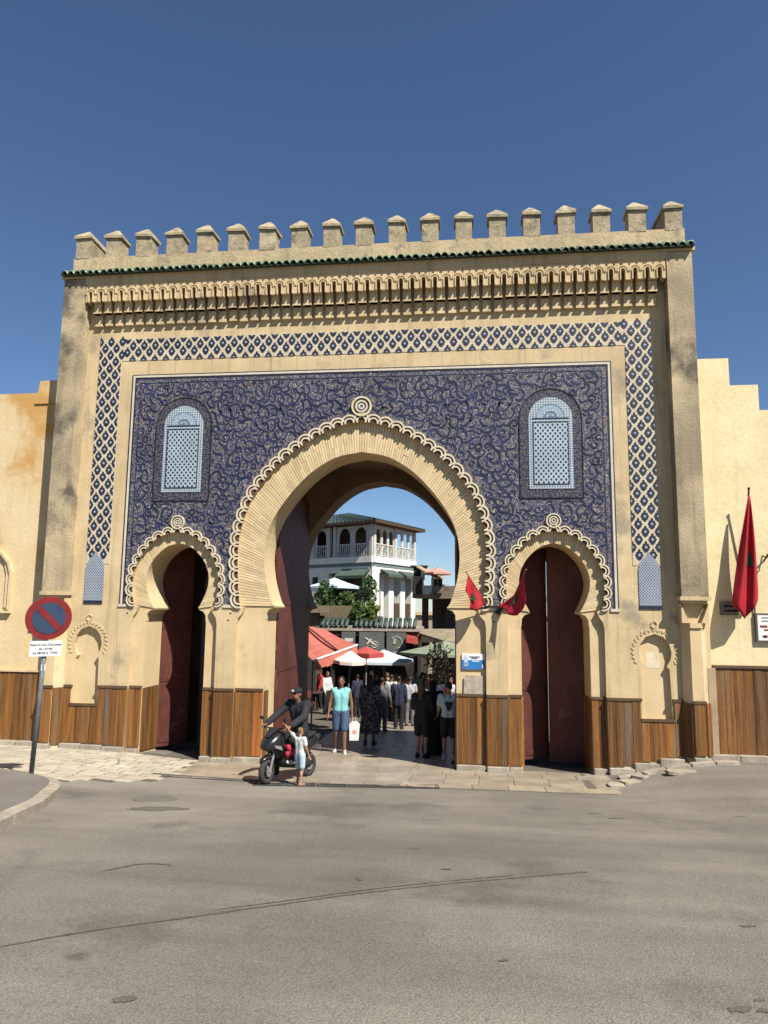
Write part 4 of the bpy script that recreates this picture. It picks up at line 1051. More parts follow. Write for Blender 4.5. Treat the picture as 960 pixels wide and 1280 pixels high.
# core
b = MB(); cR = FR @ Vector((LR, 0, 0)); cL = FL @ Vector((LL, 0, 0)); far = cR+cL-corner
def inset(p, k): return corner+(p-corner)*1.0
ring = [corner+dR*1.6+dL*1.6, corner+dR*(LR)+dL*1.6, corner+dR*LR+dL*LL, corner+dR*1.6+dL*LL]
vs = [(p.x, p.y, z) for z in (-2, ZE) for p in ring]
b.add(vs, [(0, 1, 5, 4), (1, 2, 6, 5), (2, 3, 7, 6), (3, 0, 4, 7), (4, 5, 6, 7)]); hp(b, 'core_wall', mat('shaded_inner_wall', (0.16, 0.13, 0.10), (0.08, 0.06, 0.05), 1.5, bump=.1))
b = MB(); q = [corner, corner+dR*LR, corner+dR*LR+dL*LL, corner+dL*LL]
b.add([(p.x, p.y, z) for z in (ZS0+.25, ZS_-.04) for p in q], [(0, 3, 2, 1), (4, 5, 6, 7)]); hp(b, 'terrace_floor', M_bwhite)
# hipped roof
ov = 1.0
q = [corner-(dR+dL)*ov*.6, corner+dR*(LR+.4)-dL*ov*.6, corner+dR*(LR+.4)+dL*(LL+.7), corner-dR*ov*.6+dL*(LL+.7)]
ctr = (q[0]+q[1]+q[2]+q[3])/4
tp = [ctr+(p-ctr)*.35 for p in q]
b = MB(); b.add([(p.x, p.y, ZE) for p in q]+[(p.x, p.y, ZE+.80) for p in tp]+[(p.x, p.y, ZE-.16) for p in q], [(0, 1, 5, 4), (1, 2, 6, 5), (2, 3, 7, 6), (3, 0, 4, 7), (4, 5, 6, 7)], 0)
b.add([(p.x, p.y, ZE-.01) for p in q]+[(p.x, p.y, ZE-.13) for p in q], [(0, 1, 5, 4), (1, 2, 6, 5), (2, 3, 7, 6), (3, 0, 4, 7), (7, 6, 5, 4)], 1)
roof = hp(b, 'roof', [M_roofg, M_eave])
# raised tile rolls on the two visible slopes
b = MB()
for (e0, e1, t0, t1) in ((q[0], q[1], tp[0], tp[1]), (q[3], q[0], tp[3], tp[0])):
    n = 34
    for i in range(n+1):
        k = i/n; a = e0+(e1-e0)*k; c = t0+(t1-t0)*k
        b.tube([(a.x, a.y, ZE+.02), (c.x, c.y, ZE+.82)], .05, 5)
ro = b.build('tile_rolls', M_roofg, roof); ro.matrix_parent_inverse = Matrix.Identity(4); stuff(ro)
# arcaded upper terrace
def arcade(F, s0, s1, n, z0, z1):
    b = MB(); wd = (s1-s0)/n
    for i in range(n):
        x0, x1 = s0+i*wd, s0+(i+1)*wd; h = wd*.36; zs = z1-.30-h*.6; xm = (x0+x1)/2
        a = [(xm-h, z0)]+[(xm-h*math.cos(math.pi*k/8), zs+h*1.05*math.sin(math.pi*k/8)) for k in range(9)]+[(xm+h, z0)]
        b.prism([(x0, z0)]+a+[(x1, z0), (x1, z1), (x0, z1)], -.02, .06, 0, F)
    return b
def rail(F, s0, s1, z0):
    b = MB(); face(b, F, s0, s1, z0+.68, z0+.75, -.02, .06); face(b, F, s0, s1, z0+.05, z0+.10, -.01, .05)
    n = max(2, int((s1-s0)/.16))
    for i in range(n+1): s_ = s0+(s1-s0)*i/n; face(b, F, s_-.02, s_+.02, z0+.10, z0+.68, .0, .04)
    for i in range(0, n, 3):
        a = s0+(s1-s0)*i/n; c = s0+(s1-s0)*min(n, i+3)/n
        b.tube([F @ Vector((a, -.02, z0+.1)), F @ Vector((c, -.02, z0+.68))], .016, 4); b.tube([F @ Vector((c, -.02, z0+.1)), F @ Vector((a, -.02, z0+.68))], .016, 4)
    return b
for (F, a, c, n) in ((FR, .25, 2.45, 3), (FR, 2.7, 5.0, 3), (FL, .3, 2.8, 2), (FL, 3.5, 4.6, 1)):
    hp(arcade(F, a, c, n, ZS_, ZE-.18), 'terrace_arcade', M_trellis); hp(rail(F, a, c, ZS_), 'balustrade', M_trellis)
for F, ss in ((FR, (.0, 2.47, 4.9)), (FL, (.0, 2.82, 3.3, 4.62))):
    for s_ in ss:
        b = MB(); face(b, F, s_, s_+.22, ZS_, ZE-.16, -.10, .08); hp(b, 'terrace_post', M_trellis)
b = MB(); face(b, FL, 4.85, LL, ZS_, ZE-.16, -.2, .04); hp(b, 'white_wall', M_bwhite)
# ground-floor columns and awnings
for F, ss in ((FR, (.0, 1.9, 3.3, 4.65)), (FL, (.0,))):
    for s_ in ss:
        b = MB(); face(b, F, s_, s_+(.55 if s_ else .75), -1.8, ZS0-.35, -.45, .0); hp(b, 'column', M_bwhite)
b = MB(); face(b, FL, 3.4, LL, -1.8, ZS0-.35, -.3, .0); hp(b, 'white_wall', M_bwhite)
b = MB(); face(b, FR, 1.05, 1.35, ZC, ZS0-.35, -.35, -.05); hp(b, 'column', M_bwhite)
for s0, s1 in ((2.45, 3.3), (3.85, 4.65)):
    b = MB(); face(b, FR, s0+.08, s1-.05, ZC-.1, ZC+.75, -.1, -.04); hp(b, 'window_guard', M_eave)
def awn(F, s0, s1, z0, z1, out, m, name='awning', par=hp):
    b = MB(); P = [F @ Vector((s0, 0, z1)), F @ Vector((s1, 0, z1)), F @ Vector((s1, -out, z0)), F @ Vector((s0, -out, z0))]
    P2 = [p+Vector((0, 0, -.025)) for p in P]
    b.add([*P, *P2], [(0, 3, 2, 1), (4, 5, 6, 7), (0, 1, 5, 4), (1, 2, 6, 5), (2, 3, 7, 6), (3, 0, 4, 7)])
    n = max(3, int((s1-s0)/.18)); wd = (s1-s0)/n
    for i in range(n):
        xm = s0+(i+.5)*wd
        b.prism([(xm-wd/2, z0), (xm-wd/2, z0-.12), (xm-wd*.25, z0-.18), (xm+wd*.25, z0-.18), (xm+wd/2, z0-.12), (xm+wd/2, z0)], -out-.012, -out+.008, 0, F)
    return par(b, name, m)
awn(FL, .1, 2.3, ZS0-.55, ZS0-.12, .7, M_awng); awn(FR, .8, 2.5, ZS0-.42, ZS0-.12, .6, M_awng); awn(FR, 2.95, 4.7, ZS0-.42, ZS0-.12, .6, M_awng)
for s_ in (4.3, 7.2):
    b = MB(); face(b, FL, s_, s_+.45, 4.6, 5.25, -.05, .012); hp(b, 'window', M_darkin)

# single-storey shop front with tiled terrace edge
D1 = 31.5
sA, sB = atD(372, 790, D1), atD(522, 792, D1-.6)
dS = (sB-sA); dS.z = 0; LS = dS.length; FS = frame(sA, dS, 1)
shop = thing('shop_front', 'low restaurant front with grey sign boards and green tiled terrace edge', 'building', (sA.x, sA.y, -1.2))
shi = Matrix.Translation((-sA.x, -sA.y, 1.2))
def spp(b, name, m, s=False): o = b.build(name, m, None, s); o.parent = shop; o.matrix_parent_inverse = shi; return o
zt = 2.46
b = MB(); face(b, FS, -3, LS+.1, zt-.02, zt+.14, -3.0, .35); spp(b, 'concrete_ledge', mat('old_concrete', (0.34, 0.30, 0.25), (0.24, 0.21, 0.17), 3, bump=.2))
b = MB(); face(b, FS, -3, LS+.08, zt-.22, zt-.02, -2.8, .25); spp(b, 'red_fascia', mat('dull_red_fascia', (0.13, 0.045, 0.035), bump=.1))
b = MB(); face(b, FS, -3, LS, -1.6, zt-.22, -2.9, -2.6); spp(b, 'back_wall', M_darkin)
for s_ in (-.2, 1.5, 3.2, LS-.15):
    b = MB(); face(b, FS, s_, s_+.15, -1.6, zt-.22, -.25, -.05); spp(b, 'post', M_darkin)
M_board = mat('slate_board', (0.105, 0.11, 0.105), (0.085, 0.09, 0.085), 2, bump=.03)
zb0, zb1 = zt-1.0, zt-.06
pxs = lambda p: ((atD(p, 800, D1)-sA).dot(dS.normalized()))
boards = [(pxs(430), pxs(447)), (pxs(452), pxs(483)), (pxs(486), pxs(510))]
for i, (s0, s1) in enumerate(boards):
    b = MB(); face(b, FS, s0, s1, zb0, zb1, .30, .38); bd = spp(b, 'sign_board', M_board)
    xm = (s0+s1)/2; zm = (zb0+zb1)/2
    b = MB()
    if i == 1:
        b.prism([(xm-.30, zm+.22), (xm-.24, zm+.25), (xm+.22, zm-.06), (xm+.18, zm-.10)], -.405, -.38, 0, FS); b.prism([(xm-.22, zm-.02), (xm-.16, zm-.05), (xm+.02, zm+.16), (xm-.04, zm+.19)], -.408, -.38, 0, FS)
        for k in range(9): a = k*.7; b.box(xm+.14+.12*math.cos(a)-.03, xm+.14+.12*math.cos(a)+.03, -.404, -.38, zm-.05+.13*math.sin(a)-.02, zm-.05+.13*math.sin(a)+.025, 0, FS)
        b.box(xm-.17, xm+.17, -.402, -.38, zb0+.08, zb0+.14, 0, FS)
    elif i == 2:
        for k in range(16): a = -1.4+k*.25; r_ = .24; b.box(xm+r_*math.cos(a)-.025, xm+r_*math.cos(a)+.025, -.402, -.38, zm+.05+r_*math.sin(a)-.025, zm+.05+r_*math.sin(a)+.03, 0, FS)
        b.box(xm-.14, xm-.02, -.404, -.38, zm-.02, zm+.2, 0, FS); b.box(xm-.12, xm+.12, -.402, -.38, zb0+.07, zb0+.12, 0, FS)
    else: b.box(xm-.15, xm+.2, -.402, -.38, zm+.05, zm+.2, 0, FS)
    o = b.build('emblem', mat('board_emblem', (0.55, 0.54, 0.48) if i != 2 else (0.34, 0.36, 0.26), bump=0), bd)
# green tiles along the terrace edge
b = MB(); n = int(LS/.21); tl = []
TILE2 = MB().tube([(0, -.34, .0), (0, .16, .34)], .085, 6).mesh('edge_tile', M_roofg, True)
for i in range(n):
    if 0.42 < i/n < .58 and random.random() < .5: continue
    link('edge_tile', TILE2, shop, shi @ FS @ TRS(.1+i*LS/n, -.05, zt+.16, rz=random.uniform(-.06, .06)))
b = MB(); face(b, FS, -3, LS-1.8, zt+.45, zt+1.05, -.45, -.38); spp(b, 'terrace_screen', mat('reed_screen', (0.16, 0.135, 0.075), (0.11, 0.09, 0.05), 3, bump=.3, stretch=(8, 8, 1)))

# foliage on the terrace
def foliage(name, label, c, rad, n, size, cols, trunk=.3, seed=0, group='terrace greenery', shape='ball'):
    rr = random.Random(seed); root = thing(name, label, 'plant', (c[0], c[1], c[2]), group=group)
    b = MB()
    for i in range(n):
        while True:
            p = Vector((rr.uniform(-1, 1), rr.uniform(-1, 1), rr.uniform(-1, 1)))
            if p.length < 1 and p.length > .35 and (shape != 'cone' or (p.x**2+p.y**2)**.5 < (1-p.z)*.5): break
        clump = .75+.45*math.sin(p.x*7+seed)*math.cos(p.z*6+seed)
        p = Vector((p.x*rad[0]*clump, p.y*rad[1]*clump, p.z*rad[2]+rad[2]+trunk*.6))
        s_ = size*rr.uniform(.6, 1.3); a = Vector((rr.gauss(0, 1), rr.gauss(0, 1), rr.gauss(0, 1))).normalized(); c2 = a.orthogonal().normalized(); d = a.cross(c2)
        b.add([p-c2*s_-d*s_*.1, p+d*s_*.45, p+c2*s_, p-d*s_*.45], [(0, 1, 2, 3)])
    b.build('crown', mat(name+'_leaf', cols[0], cols[1], 2.5, rough=.6, bump=0, isl=.35, spec=.3), root)
    t = MB(); t.tube([(0, 0, 0), (.02, .01, trunk), (0, 0, trunk+rad[2]*1.2)], [.04, .03, .012], 6)
    for k in range(4): a = k*1.6; t.tube([(0, 0, trunk*.8+k*.08), (rad[0]*.5*math.cos(a), rad[1]*.5*math.sin(a), trunk+rad[2]*(.8+.15*k))], [.018, .006], 5)
    t.build('trunk', mat(name+'_bark', (0.09, 0.065, 0.045), bump=.2), root)
    return root
def tp_(px, py, D): return atD(px, py, D)
DG = ((0.035, 0.075, 0.020), (0.055, 0.10, 0.028)); YG = ((0.13, 0.16, 0.025), (0.08, 0.12, 0.02)); MG = ((0.05, 0.09, 0.022), (0.08, 0.125, 0.035))
for i, (nm, lb, px, py, D, rad, n, sz, cols, shp) in enumerate((
    ('clipped_cypress', 'dark conical evergreen in front of the blue parasol', 405, 772, 33, (.55, .55, .82), 2200, .07, DG, 'ball'),
    ('clipped_cypress', 'dark evergreen beside the white corner column', 461, 758, 34, (.50, .50, .68), 1600, .07, DG, 'ball'),
    ('leafy_shrub', 'mid green shrub between the two dark evergreens', 430, 768, 33.6, (.75, .55, .52), 1700, .075, MG, 'ball'),
    ('leafy_shrub', 'yellow green bush spilling over the tiled edge', 463, 792, 31.3, (.50, .40, .66), 1600, .075, YG, 'ball'),
    ('leafy_shrub', 'dark leafy bush left of the yellow green one', 448, 790, 31.4, (.48, .40, .62), 1500, .075, MG, 'ball'),
    ('leafy_shrub', 'loose bush at the left end of the terrace', 390, 784, 32.2, (.75, .5, .50), 1700, .075, MG, 'ball'))):
    foliage(nm, lb, tp_(px, py, D), rad, n, sz, cols, .2, i)

# parasols
def parasol(label, c, zg, rx, ztop, drop, m, sides=8, val=.10, tilt=0.0, group='parasols in the street', m2=None, rz=.3):
    p = thing('parasol', label, 'parasol', (c.x, c.y, zg), group=group); p.rotation_euler = (tilt, tilt*.6, rz)
    b = MB(); h = ztop-zg; n = sides
    k_ = [(rx*math.cos(2*math.pi*k/n), rx*math.sin(2*math.pi*k/n)) for k in range(n)]
    vs = [(0, 0, h)]+[(x*.5, y*.5, h-drop*.55) for x, y in k_]+[(x, y, h-drop) for x, y in k_]+[(x*1.0, y*1.0, h-drop-val) for x, y in k_]
    fs = []
    for k in range(n):
        j = (k+1) % n; fs += [(0, 1+k, 1+j), (1+k, 1+n+k, 1+n+j, 1+j), (1+n+k, 1+2*n+k, 1+2*n+j, 1+n+j)]
    for i_, f_ in enumerate(fs): b.add([vs[q] for q in f_], [tuple(range(len(f_)))], (i_//3) % 2 if m2 else 0)
    b.build('canopy', [m, m2 or m], p)
    b = MB(); b.tube([(0, 0, 0), (0, 0, h+.06)], .025, 8); b.build('pole', M_steel, p)
    for k in range(0, n, 2): MB().tube([(0, 0, h-drop*1.5-.1), (k_[k][0]*.75, k_[k][1]*.75, h-drop*.85)], .01, 4).build('rib', M_steel, p)
    MB().lathe([(.22, 0), (.22, .06), (.05, .09)], (0, 0, 0), 12).build('base', M_iron, p)
    return p
M_pblue = mat('pale_blue_canvas', (0.46, 0.55, 0.60), (0.40, 0.49, 0.54), 3, bump=.03)
M_pgrey = mat('pale_grey_canvas', (0.50, 0.55, 0.60), (0.44, 0.49, 0.54), 3, bump=.03)
M_pgreen = mat('sage_canvas', (0.22, 0.25, 0.17), (0.17, 0.20, 0.13), 3, bump=.03)
M_pred = mat('red_canvas', (0.42, 0.075, 0.06), (0.34, 0.055, 0.045), 3, bump=.05)
M_pwhite = mat('white_canvas', (0.66, 0.58, 0.52), (0.6, 0.48, 0.42), 5, bump=.03)
c = tp_(418, 722, 34.2); parasol('pale blue parasol on the roof terrace', c, 3.0, 1.25, c.z, .42, M_pblue, 4)
c = tp_(480, 812, 28); parasol('pale grey square parasol below the sign boards', c, gz(c.x, c.y), 1.45, c.z, .42, M_pgrey, 4, rz=.75)
c = tp_(434, 813, 22.0); parasol('white and red tilted parasol beside the red awning', c, gz(c.x, c.y), .50, c.z+.02, .30, M_pwhite, 8, .10, tilt=.06, m2=M_pwhite)
c = tp_(458, 808, 25); parasol('red parasol behind the white one', c, gz(c.x, c.y), .62, c.z, .22, M_pred, 4, .16)
c = tp_(556, 801, 27); parasol('sage green parasol at the right of the street', c, gz(c.x, c.y), 1.75, c.z, .42, M_pgreen, 6)

# low building along the left side of the street with the red awning
lb_ = thing('street_house', 'brown shaded house along the left side of the street', 'building', (-4.2, 12, -1))
lbi = Matrix.Translation((4.2, -12, 1))
def lp(b, name, m): o = b.build(name, m); o.parent = lb_; o.matrix_parent_inverse = lbi; return o
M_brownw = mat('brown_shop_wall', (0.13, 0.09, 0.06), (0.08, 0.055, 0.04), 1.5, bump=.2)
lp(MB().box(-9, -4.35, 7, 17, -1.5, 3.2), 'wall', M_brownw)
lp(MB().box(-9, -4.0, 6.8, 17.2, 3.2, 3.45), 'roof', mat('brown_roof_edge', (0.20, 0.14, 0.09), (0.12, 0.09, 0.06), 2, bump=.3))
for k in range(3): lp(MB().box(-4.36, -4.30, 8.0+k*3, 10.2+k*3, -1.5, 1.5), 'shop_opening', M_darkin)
A = [tp_(372, 783, 26.5), tp_(405, 786, 26.0), tp_(447, 806, 22.6), tp_(391, 826, 21.2)]
aw = thing('red_awning', 'faded red sloping awning over the cafe tables on the left', 'awning', (A[3].x, A[3].y, gz(A[3].x, A[3].y)))
awi = Matrix.Translation(-Vector((A[3].x, A[3].y, gz(A[3].x, A[3].y))))
M_awr = mat('faded_red_canvas', (0.44, 0.135, 0.10), (0.36, 0.10, 0.075), 2.5, bump=.06, col3=(0.5, 0.21, 0.16), s3=2, t3=.6)
b = MB(); n = 8; A[0] = A[0]+Vector((-.6, .2, .1))
P = [[A[0]+(A[1]-A[0])*(i/n)+((A[3]+(A[2]-A[3])*(i/n))-(A[0]+(A[1]-A[0])*(i/n)))*t-Vector((0, 0, .06*math.sin(math.pi*t)+.02*math.sin(i*2))) for t in (0, .25, .5, .75, 1)] for i in range(n+1)]
for i in range(n):
    for k in range(4): b.add([P[i][k], P[i][k+1], P[i+1][k+1], P[i+1][k]], [(0, 1, 2, 3)])
o = b.build('canvas', M_awr, aw); o.matrix_parent_inverse = awi
b = MB(); e0, e1 = A[3], A[2]
for i in range(10):
    p, q = e0+(e1-e0)*(i/10), e0+(e1-e0)*((i+1)/10); dn = Vector((0, -.03, -.30-.03*(i % 2)))
    b.add([p, q, q+dn, p+dn], [(0, 1, 2, 3)])
o = b.build('valance', M_awr, aw); o.matrix_parent_inverse = awi
b = MB(); b.tube([e0, e1], .03, 6); o = b.build('front_bar', M_paper, aw); o.matrix_parent_inverse = awi
b = MB(); b.tube([A[0]+(A[1]-A[0])*.55+Vector((0, 0, .05)), e0+(e1-e0)*.55+Vector((0, 0, .03))], .03, 6); o = b.build('seam', mat('awning_seam', (0.16, 0.05, 0.04), bump=0), aw); o.matrix_parent_inverse = awi
for p in (A[3],):
    b = MB(); b.tube([(p.x, p.y, gz(p.x, p.y)), (p.x, p.y, p.z)], .025, 6); o = b.build('post', M_steel, aw); o.matrix_parent_inverse = awi
c0 = tp_(516, 801, 30.5); b = MB(); b.prism([(-.22, .05), (.22, -.06), (.22, -.32), (-.22, -.25)], -.6, .0); o = b.build('small_awning', M_pred); o.location = (c0.x, c0.y, c0.z+.2); tag(o, 'small bright red awning beside the grey sign boards', 'awning')

# right side of the street: shaded house whose face looks left, roof terrace with shades on it
hr = thing('street_house', 'dark house on the right of the street with cluttered roof terrace', 'building', (4.5, 16, -1))
hri = Matrix.Translation((-4.5, -16, 1))
def rp_(b, name, m, s=False): o = b.build(name, m, None, s); o.parent = hr; o.matrix_parent_inverse = hri; return o
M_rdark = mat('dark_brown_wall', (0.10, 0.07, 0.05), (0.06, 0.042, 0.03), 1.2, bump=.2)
rA, rB = tp_(519, 745, 37), tp_(640, 745, 35)
dd = rB-rA; dd.z = 0; LRr = dd.length; FRr = frame(rA, dd, 1)
zr = 3.95
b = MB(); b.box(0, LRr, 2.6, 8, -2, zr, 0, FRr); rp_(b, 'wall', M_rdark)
b = MB(); b.box(0, LRr+.2, -.4, 8, zr, zr+.28, 0, FRr); rp_(b, 'roof_slab', mat('slab_edge', (0.26, 0.21, 0.15), (0.17, 0.14, 0.10), 2, bump=.2))
b = MB(); b.box(.3, .55, .2, .5, -2, zr, 0, FRr); rp_(b, 'pillar', M_rdark)
b = MB(); b.box(0, LRr, -.1, 2.6, 1.75, 1.95, 0, FRr); rp_(b, 'balcony', M_rdark)
b = MB(); b.box(0, LRr+.1, -.35, -.25, zr+.28, zr+.62, 0, FRr); rp_(b, 'parapet', mat('parapet_plaster', (0.24, 0.20, 0.15), (0.15, 0.12, 0.09), 3, bump=.3))
for k in range(2):
    s_ = .8+k*1.9; b = MB(); b.box(s_, s_+.9, 2.55, 2.65, 2.2, 3.4, 0, FRr); rp_(b, 'window', mat('dim_window', (0.12, 0.11, 0.10), rough=.3, bump=0))
rf = thing('reed_canopy', 'sagging reed canopy over the stalls on the right of the street', 'canopy', tuple(tp_(545, 870, 29)))
P = [tp_(*v) for v in ((515, 786, 33), (585, 786, 31), (585, 803, 28.5), (556, 801, 28.5), (517, 789, 31.5))]
P = [p-rf.location for p in P]; n5 = len(P)
b = MB(); b.add([*P, *[p-Vector((0, 0, .10)) for p in P]], [tuple(range(n5)), tuple(reversed(range(n5, 2*n5)))]+[(i, i+n5, (i+1) % n5+n5, (i+1) % n5) for i in range(n5)])
b.build('reed_mat', mat('reed_canopy', (0.30, 0.25, 0.17), (0.18, 0.14, 0.09), 3, bump=.3), rf)
for p in (P[3], P[2]):
    MB().tube([(p.x, p.y, gz(p.x+rf.location.x, p.y+rf.location.y)-rf.location.z), (p.x, p.y, p.z)], .04, 6).build('post', M_eave, rf)
# roof clutter
cl = [tp_(523, 735, 37), tp_(536, 735, 36), tp_(552, 735, 36)]
for k, (px, wd, h, m) in enumerate(((528, .12, 1.2, M_trellis), (541, .10, 1.0, M_trellis), (522, .5, .9, M_darkin), (546, .55, .8, M_darkin), (534, .5, .45, M_trellis), (555, .3, .5, M_trellis))):
    p = tp_(px, 740, 36.5); b = MB(); b.box(-wd/2, wd/2, -.2, .2, 0, h); o = b.build('roof_screen', m); o.parent = hr; o.matrix_parent_inverse = hri; o.location = (p.x, p.y, zr+.2)
p0, p1 = tp_(520, 707, 36.5), tp_(546, 722, 36)
b = MB(); b.add([p0, p1, p1+Vector((.3, 1.6, .1)), p0+Vector((.3, 1.6, .1)), p0-Vector((0, 0, .08)), p1-Vector((0, 0, .08)), p1+Vector((.3, 1.6, .02)), p0+Vector((.3, 1.6, .02))], [(0, 1, 2, 3), (7, 6, 5, 4), (0, 4, 5, 1), (1, 5, 6, 2), (2, 6, 7, 3), (3, 7, 4, 0)]); rp_(b, 'terrace_shade', mat('terrace_shade', (0.40, 0.31, 0.22), (0.3, 0.22, 0.15), 4, bump=.1))
b = MB(); pq_ = tp_(524, 703, 37.5); b.box(-.45, .45, -.3, .3, -.25, -.17); b.box(-.28, .28, -.2, .2, -.9, -.25); o = rp_(b, 'roof_hut', M_darkin); o.location = pq_
c = tp_(547, 709, 36.2); parasol('faded pink parasol on the dark house terrace', c, zr+.2, .75, c.z, .28, mat('pink_canvas', (0.52, 0.26, 0.21), (0.46, 0.21, 0.17), 4, bump=0), 6)
# far house closing the view
fhs = thing('street_house', 'pale distant house closing the street between the others', 'building', (0, 45, -2))
o = MB().box(-3, 12, 0, 6, -1, 5.0).build('wall', mat('far_plaster', (0.38, 0.31, 0.22), (0.3, 0.24, 0.17), .8, bump=.1), fhs)
for k in range(5): MB().box(-2+k*2.7, -1.1+k*2.7, -.03, .05, 2, 3.6).build('window', M_darkin, fhs)
MB().box(-3.2, 12.2, -.25, 6.2, 5.0, 5.25).build('roof', M_plaster2, fhs)
# hanging plants and stall on the right under the green parasol
foliage('hanging_plant', 'dark climbing plant under the sage green parasol', tp_(548, 860, 24.5), (.6, .5, .75), 1500, .05, ((0.010, 0.012, 0.005), (0.028, 0.022, 0.010)), .2, 21, group='street greenery')

# ------------------------------------------------------------------ people
M_skin = mat('skin', (0.36, 0.20, 0.13), (0.31, 0.165, 0.105), 12, rough=.55, bump=.02)
M_skind = mat('tanned_skin', (0.21, 0.105, 0.065), (0.17, 0.085, 0.05), 12, rough=.55, bump=.02)
M_hair = mat('dark_hair', (0.018, 0.013, 0.010), rough=.5, bump=.2, bscale=90)
M_hairb = mat('brown_hair', (0.11, 0.065, 0.035), (0.07, 0.04, 0.02), 20, rough=.55, bump=.2, bscale=90)
M_eye = mat('eye_dark', (0.012, 0.010, 0.009), rough=.3, bump=0)
def cm(name, c, k=.8, **kw): return mat(name, c, tuple(v*k for v in c), 5, rough=.85, bump=.12, bscale=24, **kw)
def remeshed(b, name, m, parent, vox, sm=4):
    me = b.mesh(name, m, True); o = bpy.data.objects.new(name, me); COL.objects.link(o)
    md = o.modifiers.new('r', 'REMESH'); md.mode = 'VOXEL'; md.voxel_size = vox; md.use_smooth_shade = True
    ms = o.modifiers.new('s', 'SMOOTH'); ms.iterations = sm; ms.factor = .5
    bpy.context.view_layer.update()
    nm = bpy.data.meshes.new_from_object(o.evaluated_get(bpy.context.evaluated_depsgraph_get()))
    o.modifiers.clear(); o.data = nm; o.parent = parent
    if not nm.materials: nm.materials.append(m)
    nm.polygons.foreach_set('use_smooth', [True]*len(nm.polygons)); return o
def V(*a): return Vector(a)
def default_joints(armL=(10, 8), armR=(10, 8), stride=0.0, elbL=15, elbR=15):
    """joints of a 1.75 m figure facing -Y, x to its left-hand side on screen right"""
    J = dict(pel=V(0, 0, .96), waist=V(0, .0, 1.10), chest=V(0, .0, 1.30), neck=V(0, .01, 1.47), head=V(0, -.015, 1.625))
    for s, n in ((-1, 'L'), (1, 'R')):
        J['hip'+n] = V(s*.095, 0, .92); st = stride*s
        J['knee'+n] = V(s*.10, -.03-st*.5, .50); J['ank'+n] = V(s*.105, .02-st, .085+max(0, -st)*.12); J['toe'+n] = J['ank'+n]+V(s*.03, -.15, -.05+max(0, -st)*-.1)
        J['sho'+n] = V(s*.185, .01, 1.425)
        out, fwd = (armL if s < 0 else armR); e = elbL if s < 0 else elbR
        d = V(s*math.sin(R(out)), -math.sin(R(fwd)), -math.cos(R(out))*math.cos(R(fwd))).normalized()
        J['elb'+n] = J['sho'+n]+d*.29
        d2 = V(s*math.sin(R(out))*.4, -math.sin(R(fwd+e)), -math.cos(R(fwd+e))).normalized()
        J['wri'+n] = J['elb'+n]+d2*.255; J['hd'+n] = d2
    return J
